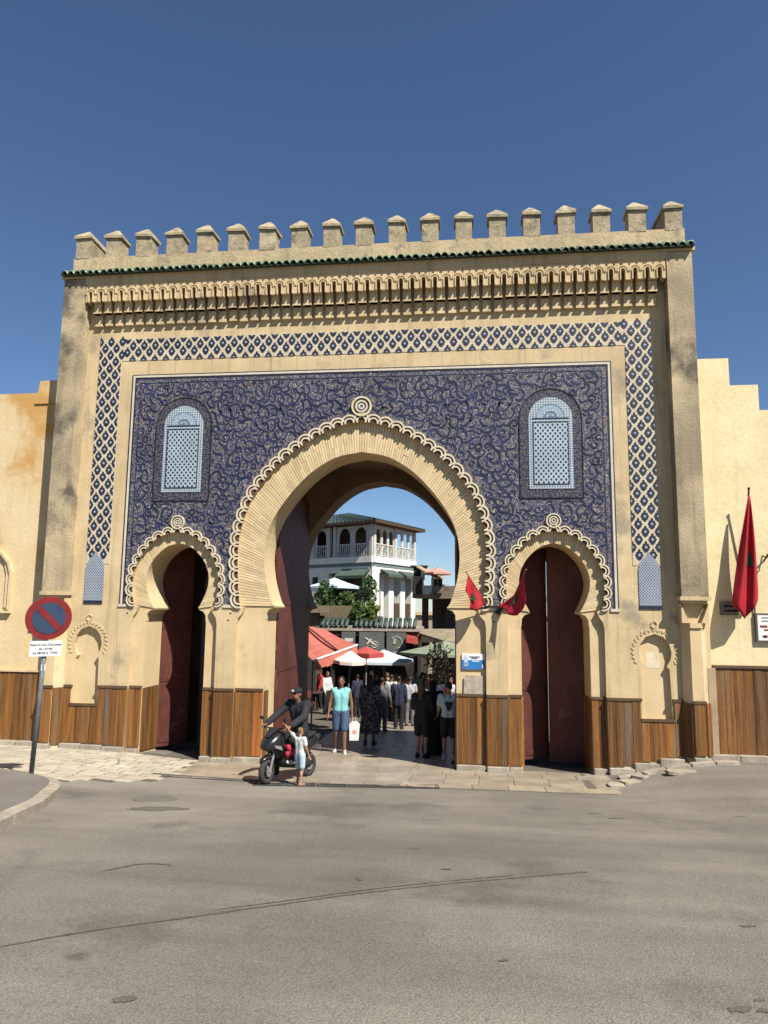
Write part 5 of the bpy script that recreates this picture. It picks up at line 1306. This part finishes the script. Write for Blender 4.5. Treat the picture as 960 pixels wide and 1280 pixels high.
def person(label, loc, H, rz, top, bottom, topc, botc, skin=None, hair=None, J=None, vox=.012, shoes=None, hat=None, sleeve='short', hairstyle='short', scarf=None, group='people in the street', legs=True, extra=None):
    """top: tee | coat | robe | dress ; bottom: shorts | trousers | None"""
    skin = skin or M_skind; J = J or default_joints(); k = H/1.75
    root = thing('person', label, 'person', loc, rz, group)
    def sc_(b):
        b.v = [tuple(c*k for c in v) for v in b.v]; return b
    vx = vox
    b = MB()
    # torso, limbs, head: overlapping tapered volumes fused into one skin
    for s in (-1, 1):
        n = 'L' if s < 0 else 'R'
        b.capsule(J['pel']+V(s*.06, 0, 0), J['waist']+V(s*.05, 0, 0), .105, .095, 12); b.capsule(J['waist']+V(s*.05, 0, 0), J['chest']+V(s*.075, 0, 0), .095, .105, 12)
        b.capsule(J['chest']+V(s*.07, 0, .02), J['sho'+n]+V(-s*.03, 0, -.01), .095, .062, 12)
        b.capsule(J['hip'+n], J['knee'+n], .088, .058, 12); b.capsule(J['knee'+n], J['ank'+n], .057, .036, 12)
        mid = J['knee'+n]*.65+J['ank'+n]*.35+V(0, .018, 0); b.ball(mid, (.052, .055, .10), 8)
        b.capsule(J['ank'+n]+V(0, .03, -.04), J['toe'+n], .036, .03, 8); b.capsule(J['ank'+n], J['ank'+n]+V(0, .03, -.04), .036, .036, 8)
        b.capsule(J['sho'+n], J['elb'+n], .052, .040, 10); b.capsule(J['elb'+n], J['wri'+n], .041, .026, 10)
        d = J['hd'+n].normalized(); side = d.cross(V(0, 1, 0)); side = (side if side.length > .1 else V(1, 0, 0)).normalized(); nr = d.cross(side)
        w = J['wri'+n]; b.capsule(w, w+d*.075, .027, .032, 8)
        for f_, ln in ((-1.5, .055), (-.5, .07), (.5, .075), (1.5, .062)):
            p0 = w+d*.085+nr*f_*.019; p1 = p0+d*ln*.55+side*.008*s; p2 = p1+d*ln*.4+side*.02*s
            b.capsule(p0, p1, .0095, .009, 6); b.capsule(p1, p2, .009, .008, 6)
        p0 = w+d*.03-nr*.03; b.capsule(p0, p0+d*.03-nr*.022, .011, .010, 6); b.capsule(p0+d*.03-nr*.022, p0+d*.06-nr*.024, .010, .009, 6)
    b.capsule(J['chest']+V(0, .01, .08), J['neck'], .085, .056, 10); b.capsule(J['neck'], J['head']+V(0, .015, -.05), .053, .052, 10)
    h = J['head']; b.ball(h+V(0, .012, .025), (.076, .094, .098), 12); b.ball(h+V(0, -.022, -.045), (.058, .068, .072), 10)
    b.capsule(h+V(0, -.083, .012), h+V(0, -.104, -.018), .010, .014, 6)
    for s in (-1, 1): b.ball(h+V(s*.077, .012, -.005), (.012, .022, .032), 6)
    remeshed(sc_(b), 'body', skin, root, vx, 3)
    b = MB()
    for s in (-1, 1): b.ball(h+V(s*.032, -.080, .018), (.012, .008, .008), 5)
    b.box(h.x-.026, h.x+.026, h.y-.094, h.y-.08, h.z-.058, h.z-.050); sc_(b).build('face_features', M_eye, root)
    # hair
    b = MB()
    if hairstyle != 'none':
        b.ball(h+V(0, .024, .044), (.086, .096, .092), 10)
        if hairstyle == 'long': b.ball(h+V(0, .055, -.05), (.085, .06, .15), 10); b.capsule(h+V(0, .07, -.10), J['chest']+V(0, .10, .08), .07, .05, 8)
        if hairstyle == 'bun': b.ball(h+V(0, .11, .06), .045, 8)
        o = remeshed(sc_(b), 'hair', hair or M_hair, root, vx, 2)
    if scarf:
        b = MB(); b.ball(h+V(0, .022, .025), (.095, .105, .112), 10); b.ball(h+V(0, .03, -.06), (.088, .085, .10), 10); b.capsule(J['neck']+V(0, 0, .02), J['chest']+V(0, 0, .10), .085, .12, 10)
        remeshed(sc_(b), 'head_scarf', scarf, root, vx, 3)
    if hat:
        b = MB(); b.ball(h+V(0, .015, .062), (.095, .108, .075), 10); b.capsule(h+V(-.05, -.10, .060), h+V(.05, -.10, .060), .022, .022, 6); b.capsule(h+V(-.04, -.14, .052), h+V(.04, -.14, .052), .016, .016, 6)
        remeshed(sc_(b), 'cap', hat, root, vx, 2)
    # upper garment
    b = MB(); e = .016 if top == 'tee' else .026
    for s in (-1, 1):
        n = 'L' if s < 0 else 'R'
        b.capsule(J['pel']+V(s*.06, 0, .03 if top == 'tee' else -.12), J['waist']+V(s*.05, 0, 0), .105+e, .098+e, 12); b.capsule(J['waist']+V(s*.05, 0, 0), J['chest']+V(s*.075, 0, 0), .098+e, .106+e, 12)
        b.capsule(J['chest']+V(s*.07, 0, .02), J['sho'+n]+V(-s*.03, 0, -.01), .096+e, .064+e, 12)
        if sleeve == 'short': b.capsule(J['sho'+n], J['sho'+n].lerp(J['elb'+n], .62), .056+e, .054+e, 10)
        elif sleeve == 'long': b.capsule(J['sho'+n], J['elb'+n], .056+e, .048+e, 10); b.capsule(J['elb'+n], J['elb'+n].lerp(J['wri'+n], .93), .047+e, .034+e, 10)
        else: b.capsule(J['sho'+n]+V(-s*.07, 0, .02), J['sho'+n]+V(-s*.05, 0, -.02), .05+e, .05+e, 8)
    b.capsule(J['chest']+V(0, .01, .08), J['neck']+V(0, 0, -.035), .09+e, .062+e*.5, 10)
    if top in ('dress', 'robe'):
        zb = .36 if top == 'dress' else .10; m0 = J['pel']
        for i in range(9):
            t = i/8; z = 1.06+(zb-1.06)*t; r_ = .17+.09*t+.006*math.sin(i*3)
            b.lathe([(r_*.98, z-.06), (r_, z), (r_*.98, z+.06)], (m0.x, m0.y+.01, 0), 16, sx=1.0, sy=.78)
        for q in range(8):
            a = q*.785; b.capsule((m0.x+.17*math.cos(a), m0.y+.13*math.sin(a), .95), (m0.x+.25*math.cos(a), m0.y+.19*math.sin(a), zb), .02, .028, 6)
    o = remeshed(sc_(b), {'tee': 'shirt', 'coat': 'jacket', 'robe': 'robe', 'dress': 'dress'}[top], topc, root, vx*1.1, 5)
    if bottom:
        b = MB(); e = .022
        for s in (-1, 1):
            n = 'L' if s < 0 else 'R'
            b.capsule(J['pel']+V(s*.06, 0, -.02), J['pel']+V(s*.055, 0, .07), .112+e*.3, .105+e*.3, 12)
            if bottom == 'shorts': b.capsule(J['hip'+n], J['hip'+n].lerp(J['knee'+n], .82), .092+e, .075+e, 12)
            else: b.capsule(J['hip'+n], J['knee'+n], .092+e, .066+e, 12); b.capsule(J['knee'+n], J['knee'+n].lerp(J['ank'+n], .95), .066+e, .05+e, 12)
        remeshed(sc_(b), 'shorts' if bottom == 'shorts' else 'trousers', botc, root, vx*1.1, 5)
    if shoes:
        for s in (-1, 1):
            n = 'L' if s < 0 else 'R'
            b = MB(); b.capsule(J['ank'+n]+V(0, .045, -.038), J['toe'+n]+V(0, .005, .004), .046, .042, 8); b.capsule(J['ank'+n]+V(0, .01, .015), J['ank'+n]+V(0, .03, -.03), .046, .048, 8)
            remeshed(sc_(b), 'shoe', shoes, root, vx, 2)
    return root
M_blk = cm('black_cloth', (0.016, 0.016, 0.018)); M_nvy = cm('navy_cloth', (0.022, 0.026, 0.05)); M_gry = cm('grey_cloth', (0.13, 0.13, 0.135)); M_lgry = cm('light_grey_cloth', (0.34, 0.34, 0.36))
M_wht = cm('white_cloth', (0.52, 0.52, 0.50), .85); M_trq = cm('aqua_cloth', (0.19, 0.46, 0.47), .85); M_den = cm('denim', (0.05, 0.085, 0.15)); M_shoe = cm('white_shoe', (0.42, 0.42, 0.42)); M_bshoe = cm('black_shoe', (0.02, 0.02, 0.02))
M_redc = cm('red_cloth', (0.40, 0.03, 0.04)); M_teal = cm('teal_cloth', (0.05, 0.30, 0.33)); M_pink = cm('pale_pink_cloth', (0.5, 0.30, 0.24)); M_tan = cm('tan_cloth', (0.32, 0.2, 0.09)); M_lbl = cm('pale_blue_cloth', (0.36, 0.45, 0.50), .9)
M_patt = mat('patterned_cloth', (0.035, 0.035, 0.038), (0.16, 0.155, 0.15), 16, rough=.9, bump=.05, lo=.48, hi=.54)
def G_(px, py): p = onG(px, py); return p
# man walking towards us with a white bag
p = G_(425, 942)
man = person('man walking towards us in aqua sleeveless shirt and denim shorts', p, 1.66, R(4), 'tee', 'shorts', M_trq, M_den, J=default_joints((14, 2), (12, -2), .10, 12, 8), vox=.009, shoes=M_shoe, sleeve='none')
b = MB(); b.prism([(-.10, -.40), (.10, -.40), (.12, -.05), (.05, .0), (-.05, .0), (-.11, -.05)], -.05, .05); b.tube([(-.05, 0, -.01), (-.02, 0, .09), (.02, 0, .09), (.05, 0, -.01)], .006, 5)
bag = b.build('carrier_bag', [mat('white_plastic', (0.62, 0.58, 0.57), (0.55, 0.5, 0.5), 6, rough=.4, bump=.2, bscale=18)]); bag.location = (p.x+.31, p.y-.03, p.z+.70); bag.rotation_euler = (0, 0, .2); tag(bag, 'white plastic carrier bag held by the man in aqua', 'bag')
MB().box(-.04, .05, -.054, -.05, -.26, -.18).build('print', M_pink, bag)
person('woman from behind in long dark patterned dress', G_(462, 932), 1.70, R(175), 'dress', None, M_patt, None, J=default_joints((9, 6), (9, 4)), sleeve='long', hairstyle='long', hair=M_hair, shoes=M_bshoe)
person('person in dark grey top and trousers beside the patterned dress', G_(477, 915), 1.60, R(170), 'coat', 'trousers', M_gry, M_gry, sleeve='long', shoes=M_bshoe)
person('person in white shirt and black trousers walking away', G_(489, 902), 1.66, R(160), 'tee', 'trousers', M_wht, M_blk, sleeve='long', shoes=M_bshoe, J=default_joints((10, 5), (12, -5), .08))
person('man from behind in dark navy jacket and trousers', G_(498, 912), 1.64, R(178), 'coat', 'trousers', M_nvy, M_blk, sleeve='long', shoes=M_bshoe, J=default_joints((8, 4), (8, 4), .04))
person('person in light grey shirt behind the dark couple', G_(512, 908), 1.62, R(185), 'tee', 'trousers', M_lgry, M_gry, shoes=M_bshoe)
person('woman in black tunic with bare calves, back to us', G_(527, 948), 1.58, R(165), 'coat', 'shorts', M_blk, M_blk, skin=M_skin, sleeve='long', hairstyle='long', hair=M_hairb, shoes=M_bshoe, J=default_joints((8, 12), (8, 18), .03, 30, 60))
person('person in full black robe standing beside the black tunic', G_(541, 944), 1.62, R(200), 'robe', None, M_blk, None, sleeve='long', scarf=M_blk, hairstyle='none', shoes=M_bshoe, J=default_joints((8, 8), (8, 8), 0, 40, 40))
pw = person('man from behind in white T-shirt with dark blue back print', G_(561, 951), 1.60, R(182), 'tee', 'shorts', M_lbl, M_blk, skin=M_skin, shoes=M_shoe, J=default_joints((9, 4), (9, 6), .03, 30, 50), vox=.010)
b = MB(); b.prism([(-.10, 1.30), (.10, 1.30), (.08, 1.24), (.02, 1.10), (-.03, 1.12), (-.08, 1.22)], .0, .02); o = b.build('back_print', M_nvy, pw); o.scale = (.91,)*3; o.location = (0, .112, .02)
person('distant person in white beside the parasol pole', G_(493, 894), 1.66, R(30), 'tee', 'trousers', M_wht, M_gry, sleeve='long', shoes=M_bshoe, vox=.014)
person('distant person in teal shirt under the sign boards', G_(519, 895), 1.68, R(20), 'tee', 'trousers', M_teal, M_nvy, shoes=M_bshoe, vox=.014)
person('distant person in pale pink top', G_(507, 897), 1.62, R(190), 'tee', 'trousers', M_pink, M_gry, shoes=M_bshoe, vox=.014)
person('distant person in tan top', G_(500, 893), 1.60, R(170), 'tee', 'trousers', M_tan, M_blk, shoes=M_bshoe, vox=.014)
person('person in red shirt under the green parasol', G_(564, 905), 1.62, R(-30), 'tee', 'trousers', M_redc, M_blk, shoes=M_bshoe, vox=.014)
person('person in white shirt at the right edge of the arch', G_(572, 908), 1.62, R(20), 'tee', 'trousers', M_wht, M_blk, shoes=M_bshoe, vox=.014)
person('waiter in white shirt under the red awning', G_(408, 893), 1.66, R(60), 'tee', 'trousers', M_wht, M_blk, sleeve='long', shoes=M_bshoe, vox=.014)
person('dark-clothed person near the pale grey parasol', G_(526, 902), 1.64, R(150), 'coat', 'trousers', M_gry, M_blk, sleeve='long', shoes=M_bshoe, vox=.014)

for k, (px, py, cl, lb) in enumerate(((455, 893, M_gry, 'distant grey figure between the parasol poles'), (470, 896, M_blk, 'distant black-clothed figure behind the patterned dress'), (483, 891, M_tan, 'distant figure in tan shirt near the shop posts'), (532, 893, M_blk, 'distant dark figure left of the climbing plant'), (538, 898, M_pink, 'distant figure in pink at the stall'), (548, 903, M_nvy, 'dark blue figure before the climbing plant'), (446, 897, M_nvy, 'distant navy figure beside the parasol base'), (528, 890, M_redc, 'distant figure in red under the reed canopy'), (400, 886, M_redc, 'figure in red under the red awning'))):
    person(lb, G_(px, py), 1.58+.02*(k % 5), R(37*k), 'tee' if k % 2 else 'coat', 'trousers', cl, M_blk, sleeve='long' if k % 2 == 0 else 'short', shoes=M_bshoe, vox=.016)

# cafe tables and chairs in the shade on the left
M_chair = mat('dark_cane', (0.06, 0.04, 0.03), bump=.1); M_chairr = mat('red_chair', (0.16, 0.03, 0.03), bump=.1)
def chair(label, p, rz, m):
    t = thing('cafe_chair', label, 'chair', p, rz, 'cafe chairs under the awning')
    MB().box(-.21, .21, -.21, .21, .43, .47).build('seat', m, t); MB().box(-.20, .20, .18, .22, .62, .88).build('backrest', m, t)
    for x in (-.19, .19):
        for y_ in (-.19, .19): MB().tube([(x, y_, 0), (x, y_, .88 if y_ > 0 else .43)], .016, 5).build('leg', m, t)
for k, (px, py, rz, m, lb) in enumerate(((385, 893, .5, M_chairr, 'red cafe chair nearest the passage wall'), (396, 880, 2.6, M_chairr, 'red cafe chair behind the nearest table'), (418, 884, 1.2, M_chair, 'dark cane chair behind the man in aqua'), (440, 880, -2, M_chair, 'dark cane chair left of the patterned dress'), (382, 872, 3, M_chair, 'dark cane chair deepest under the awning'))):
    chair(lb, G_(px, py), rz, m)
for k, (px, py, lb) in enumerate(((392, 888, 'small round cafe table beside the red chairs'), (430, 880, 'small round cafe table behind the man in aqua'))):
    p = G_(px, py); t = thing('cafe_table', lb, 'table', p, 0, 'cafe tables under the awning')
    MB().lathe([(.36, .70), (.37, .72), (.36, .74)], n=20).build('table_top', M_chair, t); MB().tube([(0, 0, 0), (0, 0, .7)], .03, 8).build('stem', M_iron, t); MB().lathe([(.22, 0), (.22, .03), (.04, .05)], n=14).build('base', M_iron, t)

# ------------------------------------------------------------------ scooter with rider and child
fp = G_(332, 981); _h = -rh*.54-fh*.84; HEAD = math.atan2(_h.y, _h.x)     # heading: to the left and towards us
SCL = .88
scz = fp.z
dirv = V(math.cos(HEAD), math.sin(HEAD), 0); WBASE = 1.22*SCL
rp0 = V(fp.x, fp.y, 0)-dirv*WBASE; rz_ = gz(rp0.x, rp0.y)
scoot = thing('motor_scooter', 'black sport scooter parked in front of the gate, front wheel turned to us', 'scooter', (fp.x, fp.y, fp.z), HEAD)
scoot.rotation_euler = (0, math.asin((rz_-fp.z)/WBASE)*1.0, HEAD); scoot.scale = (SCL,)*3
# local: +x forward, front wheel contact at origin, z up
M_blackp = mat('black_gloss_plastic', (0.010, 0.010, 0.011), (0.016, 0.016, 0.017), 4, rough=.25, bump=.02, spec=.6)
M_matt = mat('matt_black_plastic', (0.02, 0.02, 0.021), rough=.7, bump=.1)
M_rub = mat('tyre_rubber', (0.028, 0.027, 0.026), (0.045, 0.043, 0.04), 12, rough=.9, bump=.3)
M_alu = mat('brushed_alloy', (0.45, 0.45, 0.44), rough=.35, metal=.7, bump=.05)
M_lens = mat('headlight_lens', (0.42, 0.45, 0.46), rough=.1, bump=0, spec=.8)
M_redp = mat('red_cloth_bag', (0.42, 0.03, 0.05), (0.30, 0.02, 0.035), 14, rough=.7, bump=.2)
def ring_wheel(x, steer, rad=.235, wd=.055):
    w_ = bpy.data.objects.new('wheel', None); COL.objects.link(w_); w_.parent = scoot; w_.location = (x, 0, rad); w_.rotation_euler = (0, 0, steer)
    b = MB(); nU, nV = 28, 8; vs = []; fs = []
    for i in range(nU):
        a = 2*math.pi*i/nU
        for j in range(nV): c_ = 2*math.pi*j/nV; r_ = rad-wd+wd*math.cos(c_); vs.append((r_*math.cos(a), wd*1.05*math.sin(c_), r_*math.sin(a)))
    for i in range(nU):
        for j in range(nV): fs.append((i*nV+j, ((i+1) % nU)*nV+j, ((i+1) % nU)*nV+(j+1) % nV, i*nV+(j+1) % nV))
    b.add(vs, fs); b.build('tyre', M_rub, w_, True)
    b = MB(); ro = rad-wd*1.7
    for i in range(nU):
        a0, a1 = 2*math.pi*i/nU, 2*math.pi*(i+1)/nU
        b.prism([(ro*math.cos(a0), ro*math.sin(a0)), (ro*math.cos(a1), ro*math.sin(a1)), ((ro-.02)*math.cos(a1), (ro-.02)*math.sin(a1)), ((ro-.02)*math.cos(a0), (ro-.02)*math.sin(a0))], -.03, .03)
    for i in range(5):
        a = 2*math.pi*i/5; b.tube([(.02*math.cos(a), 0, .02*math.sin(a)), ((ro-.01)*math.cos(a+.12), 0, (ro-.01)*math.sin(a+.12))], [.02, .012], 6)
    b.prism([(.035*math.cos(2*math.pi*k/12), .035*math.sin(2*math.pi*k/12)) for k in range(12)], -.05, .05); b.build('rim', M_matt, w_)
    b = MB(); b.prism([(.09*math.cos(2*math.pi*k/20), .09*math.sin(2*math.pi*k/20)) for k in range(20)], .052, .058); b.prism([(.09*math.cos(2*math.pi*k/20), .09*math.sin(2*math.pi*k/20)) for k in range(20)], -.058, -.052); b.build('brake_disc', M_alu, w_)
    return w_
ring_wheel(0, .18); ring_wheel(-1.22, 0, .235, .06)
for s in (-1, 1): MB().tube([(0, s*.075, .235), (-.06, s*.075, .45), (-.13, s*.06, .66)], [.022, .024, .02], 8).build('fork_leg', M_alu, scoot)
def loft(secs, name, m, parent=scoot, n=12, smooth_=True):
    """sections along x: (x, zc, halfwidth, halfheight)"""
    b = MB(); vs = []; fs = []
    for (x, zc, hw_, hh) in secs:
        for k in range(n):
            a = 2*math.pi*k/n; c_, s_ = math.cos(a), math.sin(a); p_ = .7
            vs.append((x, hw_*math.copysign(abs(c_)**p_, c_), zc+hh*math.copysign(abs(s_)**p_, s_)))
    for i in range(len(secs)-1):
        for k in range(n): fs.append((i*n+k, i*n+(k+1) % n, (i+1)*n+(k+1) % n, (i+1)*n+k))
    fs += [tuple(reversed(range(n))), tuple((len(secs)-1)*n+k for k in range(n))]
    b.add(vs, fs); return b.build(name, m, parent, smooth_)
loft([(.20, .40, .02, .01), (.14, .46, .06, .03), (.0, .505, .075, .035), (-.14, .48, .07, .03), (-.20, .43, .05, .02)], 'front_mudguard', M_blackp)
loft([(.16, .66, .02, .02), (.12, .68, .10, .06), (.02, .72, .17, .13), (-.10, .74, .20, .20), (-.20, .72, .21, .26), (-.27, .68, .20, .28)], 'front_fairing', M_blackp)
loft([(-.26, .62, .20, .30), (-.34, .50, .20, .22), (-.45, .36, .19, .10), (-.70, .30, .18, .07), (-.84, .36, .18, .12)], 'leg_shield', M_matt)
loft([(-.70, .42, .15, .12), (-.85, .54, .18, .18), (-1.05, .62, .19, .15), (-1.30, .70, .15, .10), (-1.52, .78, .06, .04)], 'rear_body', M_blackp)
loft([(-.60, .72, .10, .03), (-.72, .745, .14, .045), (-.95, .765, .15, .05), (-1.02, .80, .15, .05), (-1.25, .84, .12, .045), (-1.38, .86, .05, .02)], 'seat', M_matt)
loft([(-.95, .30, .10, .09), (-1.2, .27, .09, .09), (-1.38, .30, .05, .05)], 'engine_case', M_matt)
b = MB(); b.tube([(-.95, -.15, .28), (-1.15, -.17, .28), (-1.5, -.17, .40)], [.03, .055, .05], 10); b.build('exhaust', M_iron, scoot)
for s in (-1, 1):
    b = MB(); b.prism([(-.02, -.02), (.10, .0), (.11, .035), (.0, .06)], -.015, .015, 0, TRS(.02, s*.105, .70, rz=s*-.55)); b.build('headlight', M_lens, scoot)
b = MB(); b.add([(.06, -.05, .86), (.06, .05, .86), (-.14, .13, 1.02), (-.14, -.13, 1.02)], [(0, 1, 2, 3)]); b.build('windscreen', mat('smoked_screen', (0.03, 0.03, 0.032), rough=.1, bump=0), scoot)
b = MB(); b.tube([(-.18, -.33, 1.00), (-.14, -.22, 1.02), (-.12, 0, .96), (-.14, .22, 1.02), (-.18, .33, 1.00)], .014, 8); b.tube([(-.12, 0, .96), (-.10, 0, .85)], .03, 8); b.build('handlebar', M_matt, scoot)
for s in (-1, 1):
    b = MB(); b.tube([(-.19, s*.34, .997), (-.155, s*.25, 1.012)], .021, 8); b.build('grip', M_rub, scoot)
    b = MB(); b.tube([(-.13, s*.20, 1.02), (-.08, s*.27, 1.16)], .008, 6); b.ball((-.08, s*.29, 1.18), (.02, .055, .035), 8); b.build('mirror', M_blackp, scoot)
    b = MB(); b.tube([(-.10, s*.24, 1.0), (-.10, s*.34, .985)], .007, 5); b.build('brake_lever', M_alu, scoot)
    b = MB(); b.prism([(-.14, .0), (.02, .05), (.06, .10), (-.1, .08)], -.008, .008, 0, TRS(-.02, s*.185, .62, rz=s*-.25)); b.build('silver_trim', M_alu, scoot)
b = MB(); b.box(-.006, .006, -.07, .07, -.04, .05); o = b.build('number_plate', M_steel, scoot); o.location = (-1.52, 0, .55)
b = MB(); b.tube([(-.75, .12, .25), (-.82, .20, .02)], .014, 6); b.build('side_stand', M_iron, scoot)
b = MB()
for k in range(9): b.ball((random.uniform(-.06, .06), random.uniform(-.05, .05), random.uniform(-.10, .08)), (.045, .04, .055), 7)
rb = remeshed(b, 'red_bag', M_redp, None, .012, 3); rb.location = scoot.matrix_basis @ V(-.33, .24, .60); tag(rb, 'crumpled red bag hanging from the scooter front', 'bag')
# rider, seated
bpy.context.view_layer.update()
SM = scoot.matrix_basis
def sl(x, y_, z): return SM @ V(x, y_, z)
rroot = sl(-.86, 0, 0); rrz = HEAD+math.pi/2
inv = (Matrix.Translation((rroot.x, rroot.y, rroot.z)) @ Matrix.Rotation(rrz, 4, 'Z')).inverted()
kH = 1.60/1.75
def lj(x, y_, z): return (inv @ sl(x, y_, z))/kH
J = default_joints()
J['pel'] = lj(-.90, 0, .93); J['waist'] = lj(-.885, 0, 1.10); J['chest'] = lj(-.835, 0, 1.30); J['neck'] = lj(-.79, 0, 1.465); J['head'] = lj(-.745, 0, 1.61)
for s, n in ((-1, 'L'), (1, 'R')):
    y_ = -s*1.0     # rider's own left is +y of the scooter
    J['hip'+n] = lj(-.88, y_*.10, .90); J['knee'+n] = lj(-.46, y_*.20, .78); J['sho'+n] = lj(-.815, y_*.20, 1.43)
    J['elb'+n] = lj(-.60, y_*.33, 1.22); J['wri'+n] = lj(-.26, y_*.30, 1.06); J['hd'+n] = (lj(-.18, y_*.29, 1.02)-J['wri'+n]).normalized()
    if n == 'L': J['ank'+n] = lj(-.50, y_*.20, .42); J['toe'+n] = lj(-.34, y_*.21, .385)
    else: J['knee'+n] = lj(-.58, y_*.26, .58); J['ank'+n] = lj(-.60, y_*.30, .10); J['toe'+n] = lj(-.46, y_*.33, .045)
# which side is nearer: the foot on the road is the one towards the camera
rider = person('rider in black jacket and black cap sitting on the scooter', rroot, 1.60, rrz, 'coat', 'trousers', cm('dark_jacket', (0.020, 0.021, 0.026)), M_blk, skin=M_skind, J=J, vox=.009, shoes=M_shoe, hat=cm('black_cap', (0.015, 0.015, 0.017)), sleeve='long', hairstyle='short', group='people at the scooter')
MB().box(-.02, .02, -.105, -.085, 0, .03).build('cap_badge', M_paper, rider, loc=tuple((J['head']+V(0, -.03, .062))*kH))
# child reaching for the handlebar
bp_ = G_(374, 982)
Jb = default_joints((10, 6), (10, 4), .05, 20, 10)
hnd = sl(-.20, .34, .98)
brz = R(150)
binv = (Matrix.Translation(bp_) @ Matrix.Rotation(brz, 4, 'Z')).inverted(); kb = .92/1.75
tgt = (binv @ hnd)/kb
side = 'L' if tgt.x < 0 else 'R'
sh = Jb['sho'+side]; dv = (tgt-sh).normalized(); Jb['elb'+side] = sh+dv*.28+V(0, 0, -.03); Jb['wri'+side] = sh+dv*.52; Jb['hd'+side] = dv
h_ = Jb['head']; 
child = person('small child in white T-shirt reaching up to the scooter handlebar', bp_, .92, brz, 'tee', 'shorts', M_wht, M_lbl, skin=M_skin, hair=cm('sandy_hair', (0.20, 0.115, 0.05)), J=Jb, vox=.008, shoes=cm('sandal_tan', (0.30, 0.16, 0.10)), group='people at the scooter')
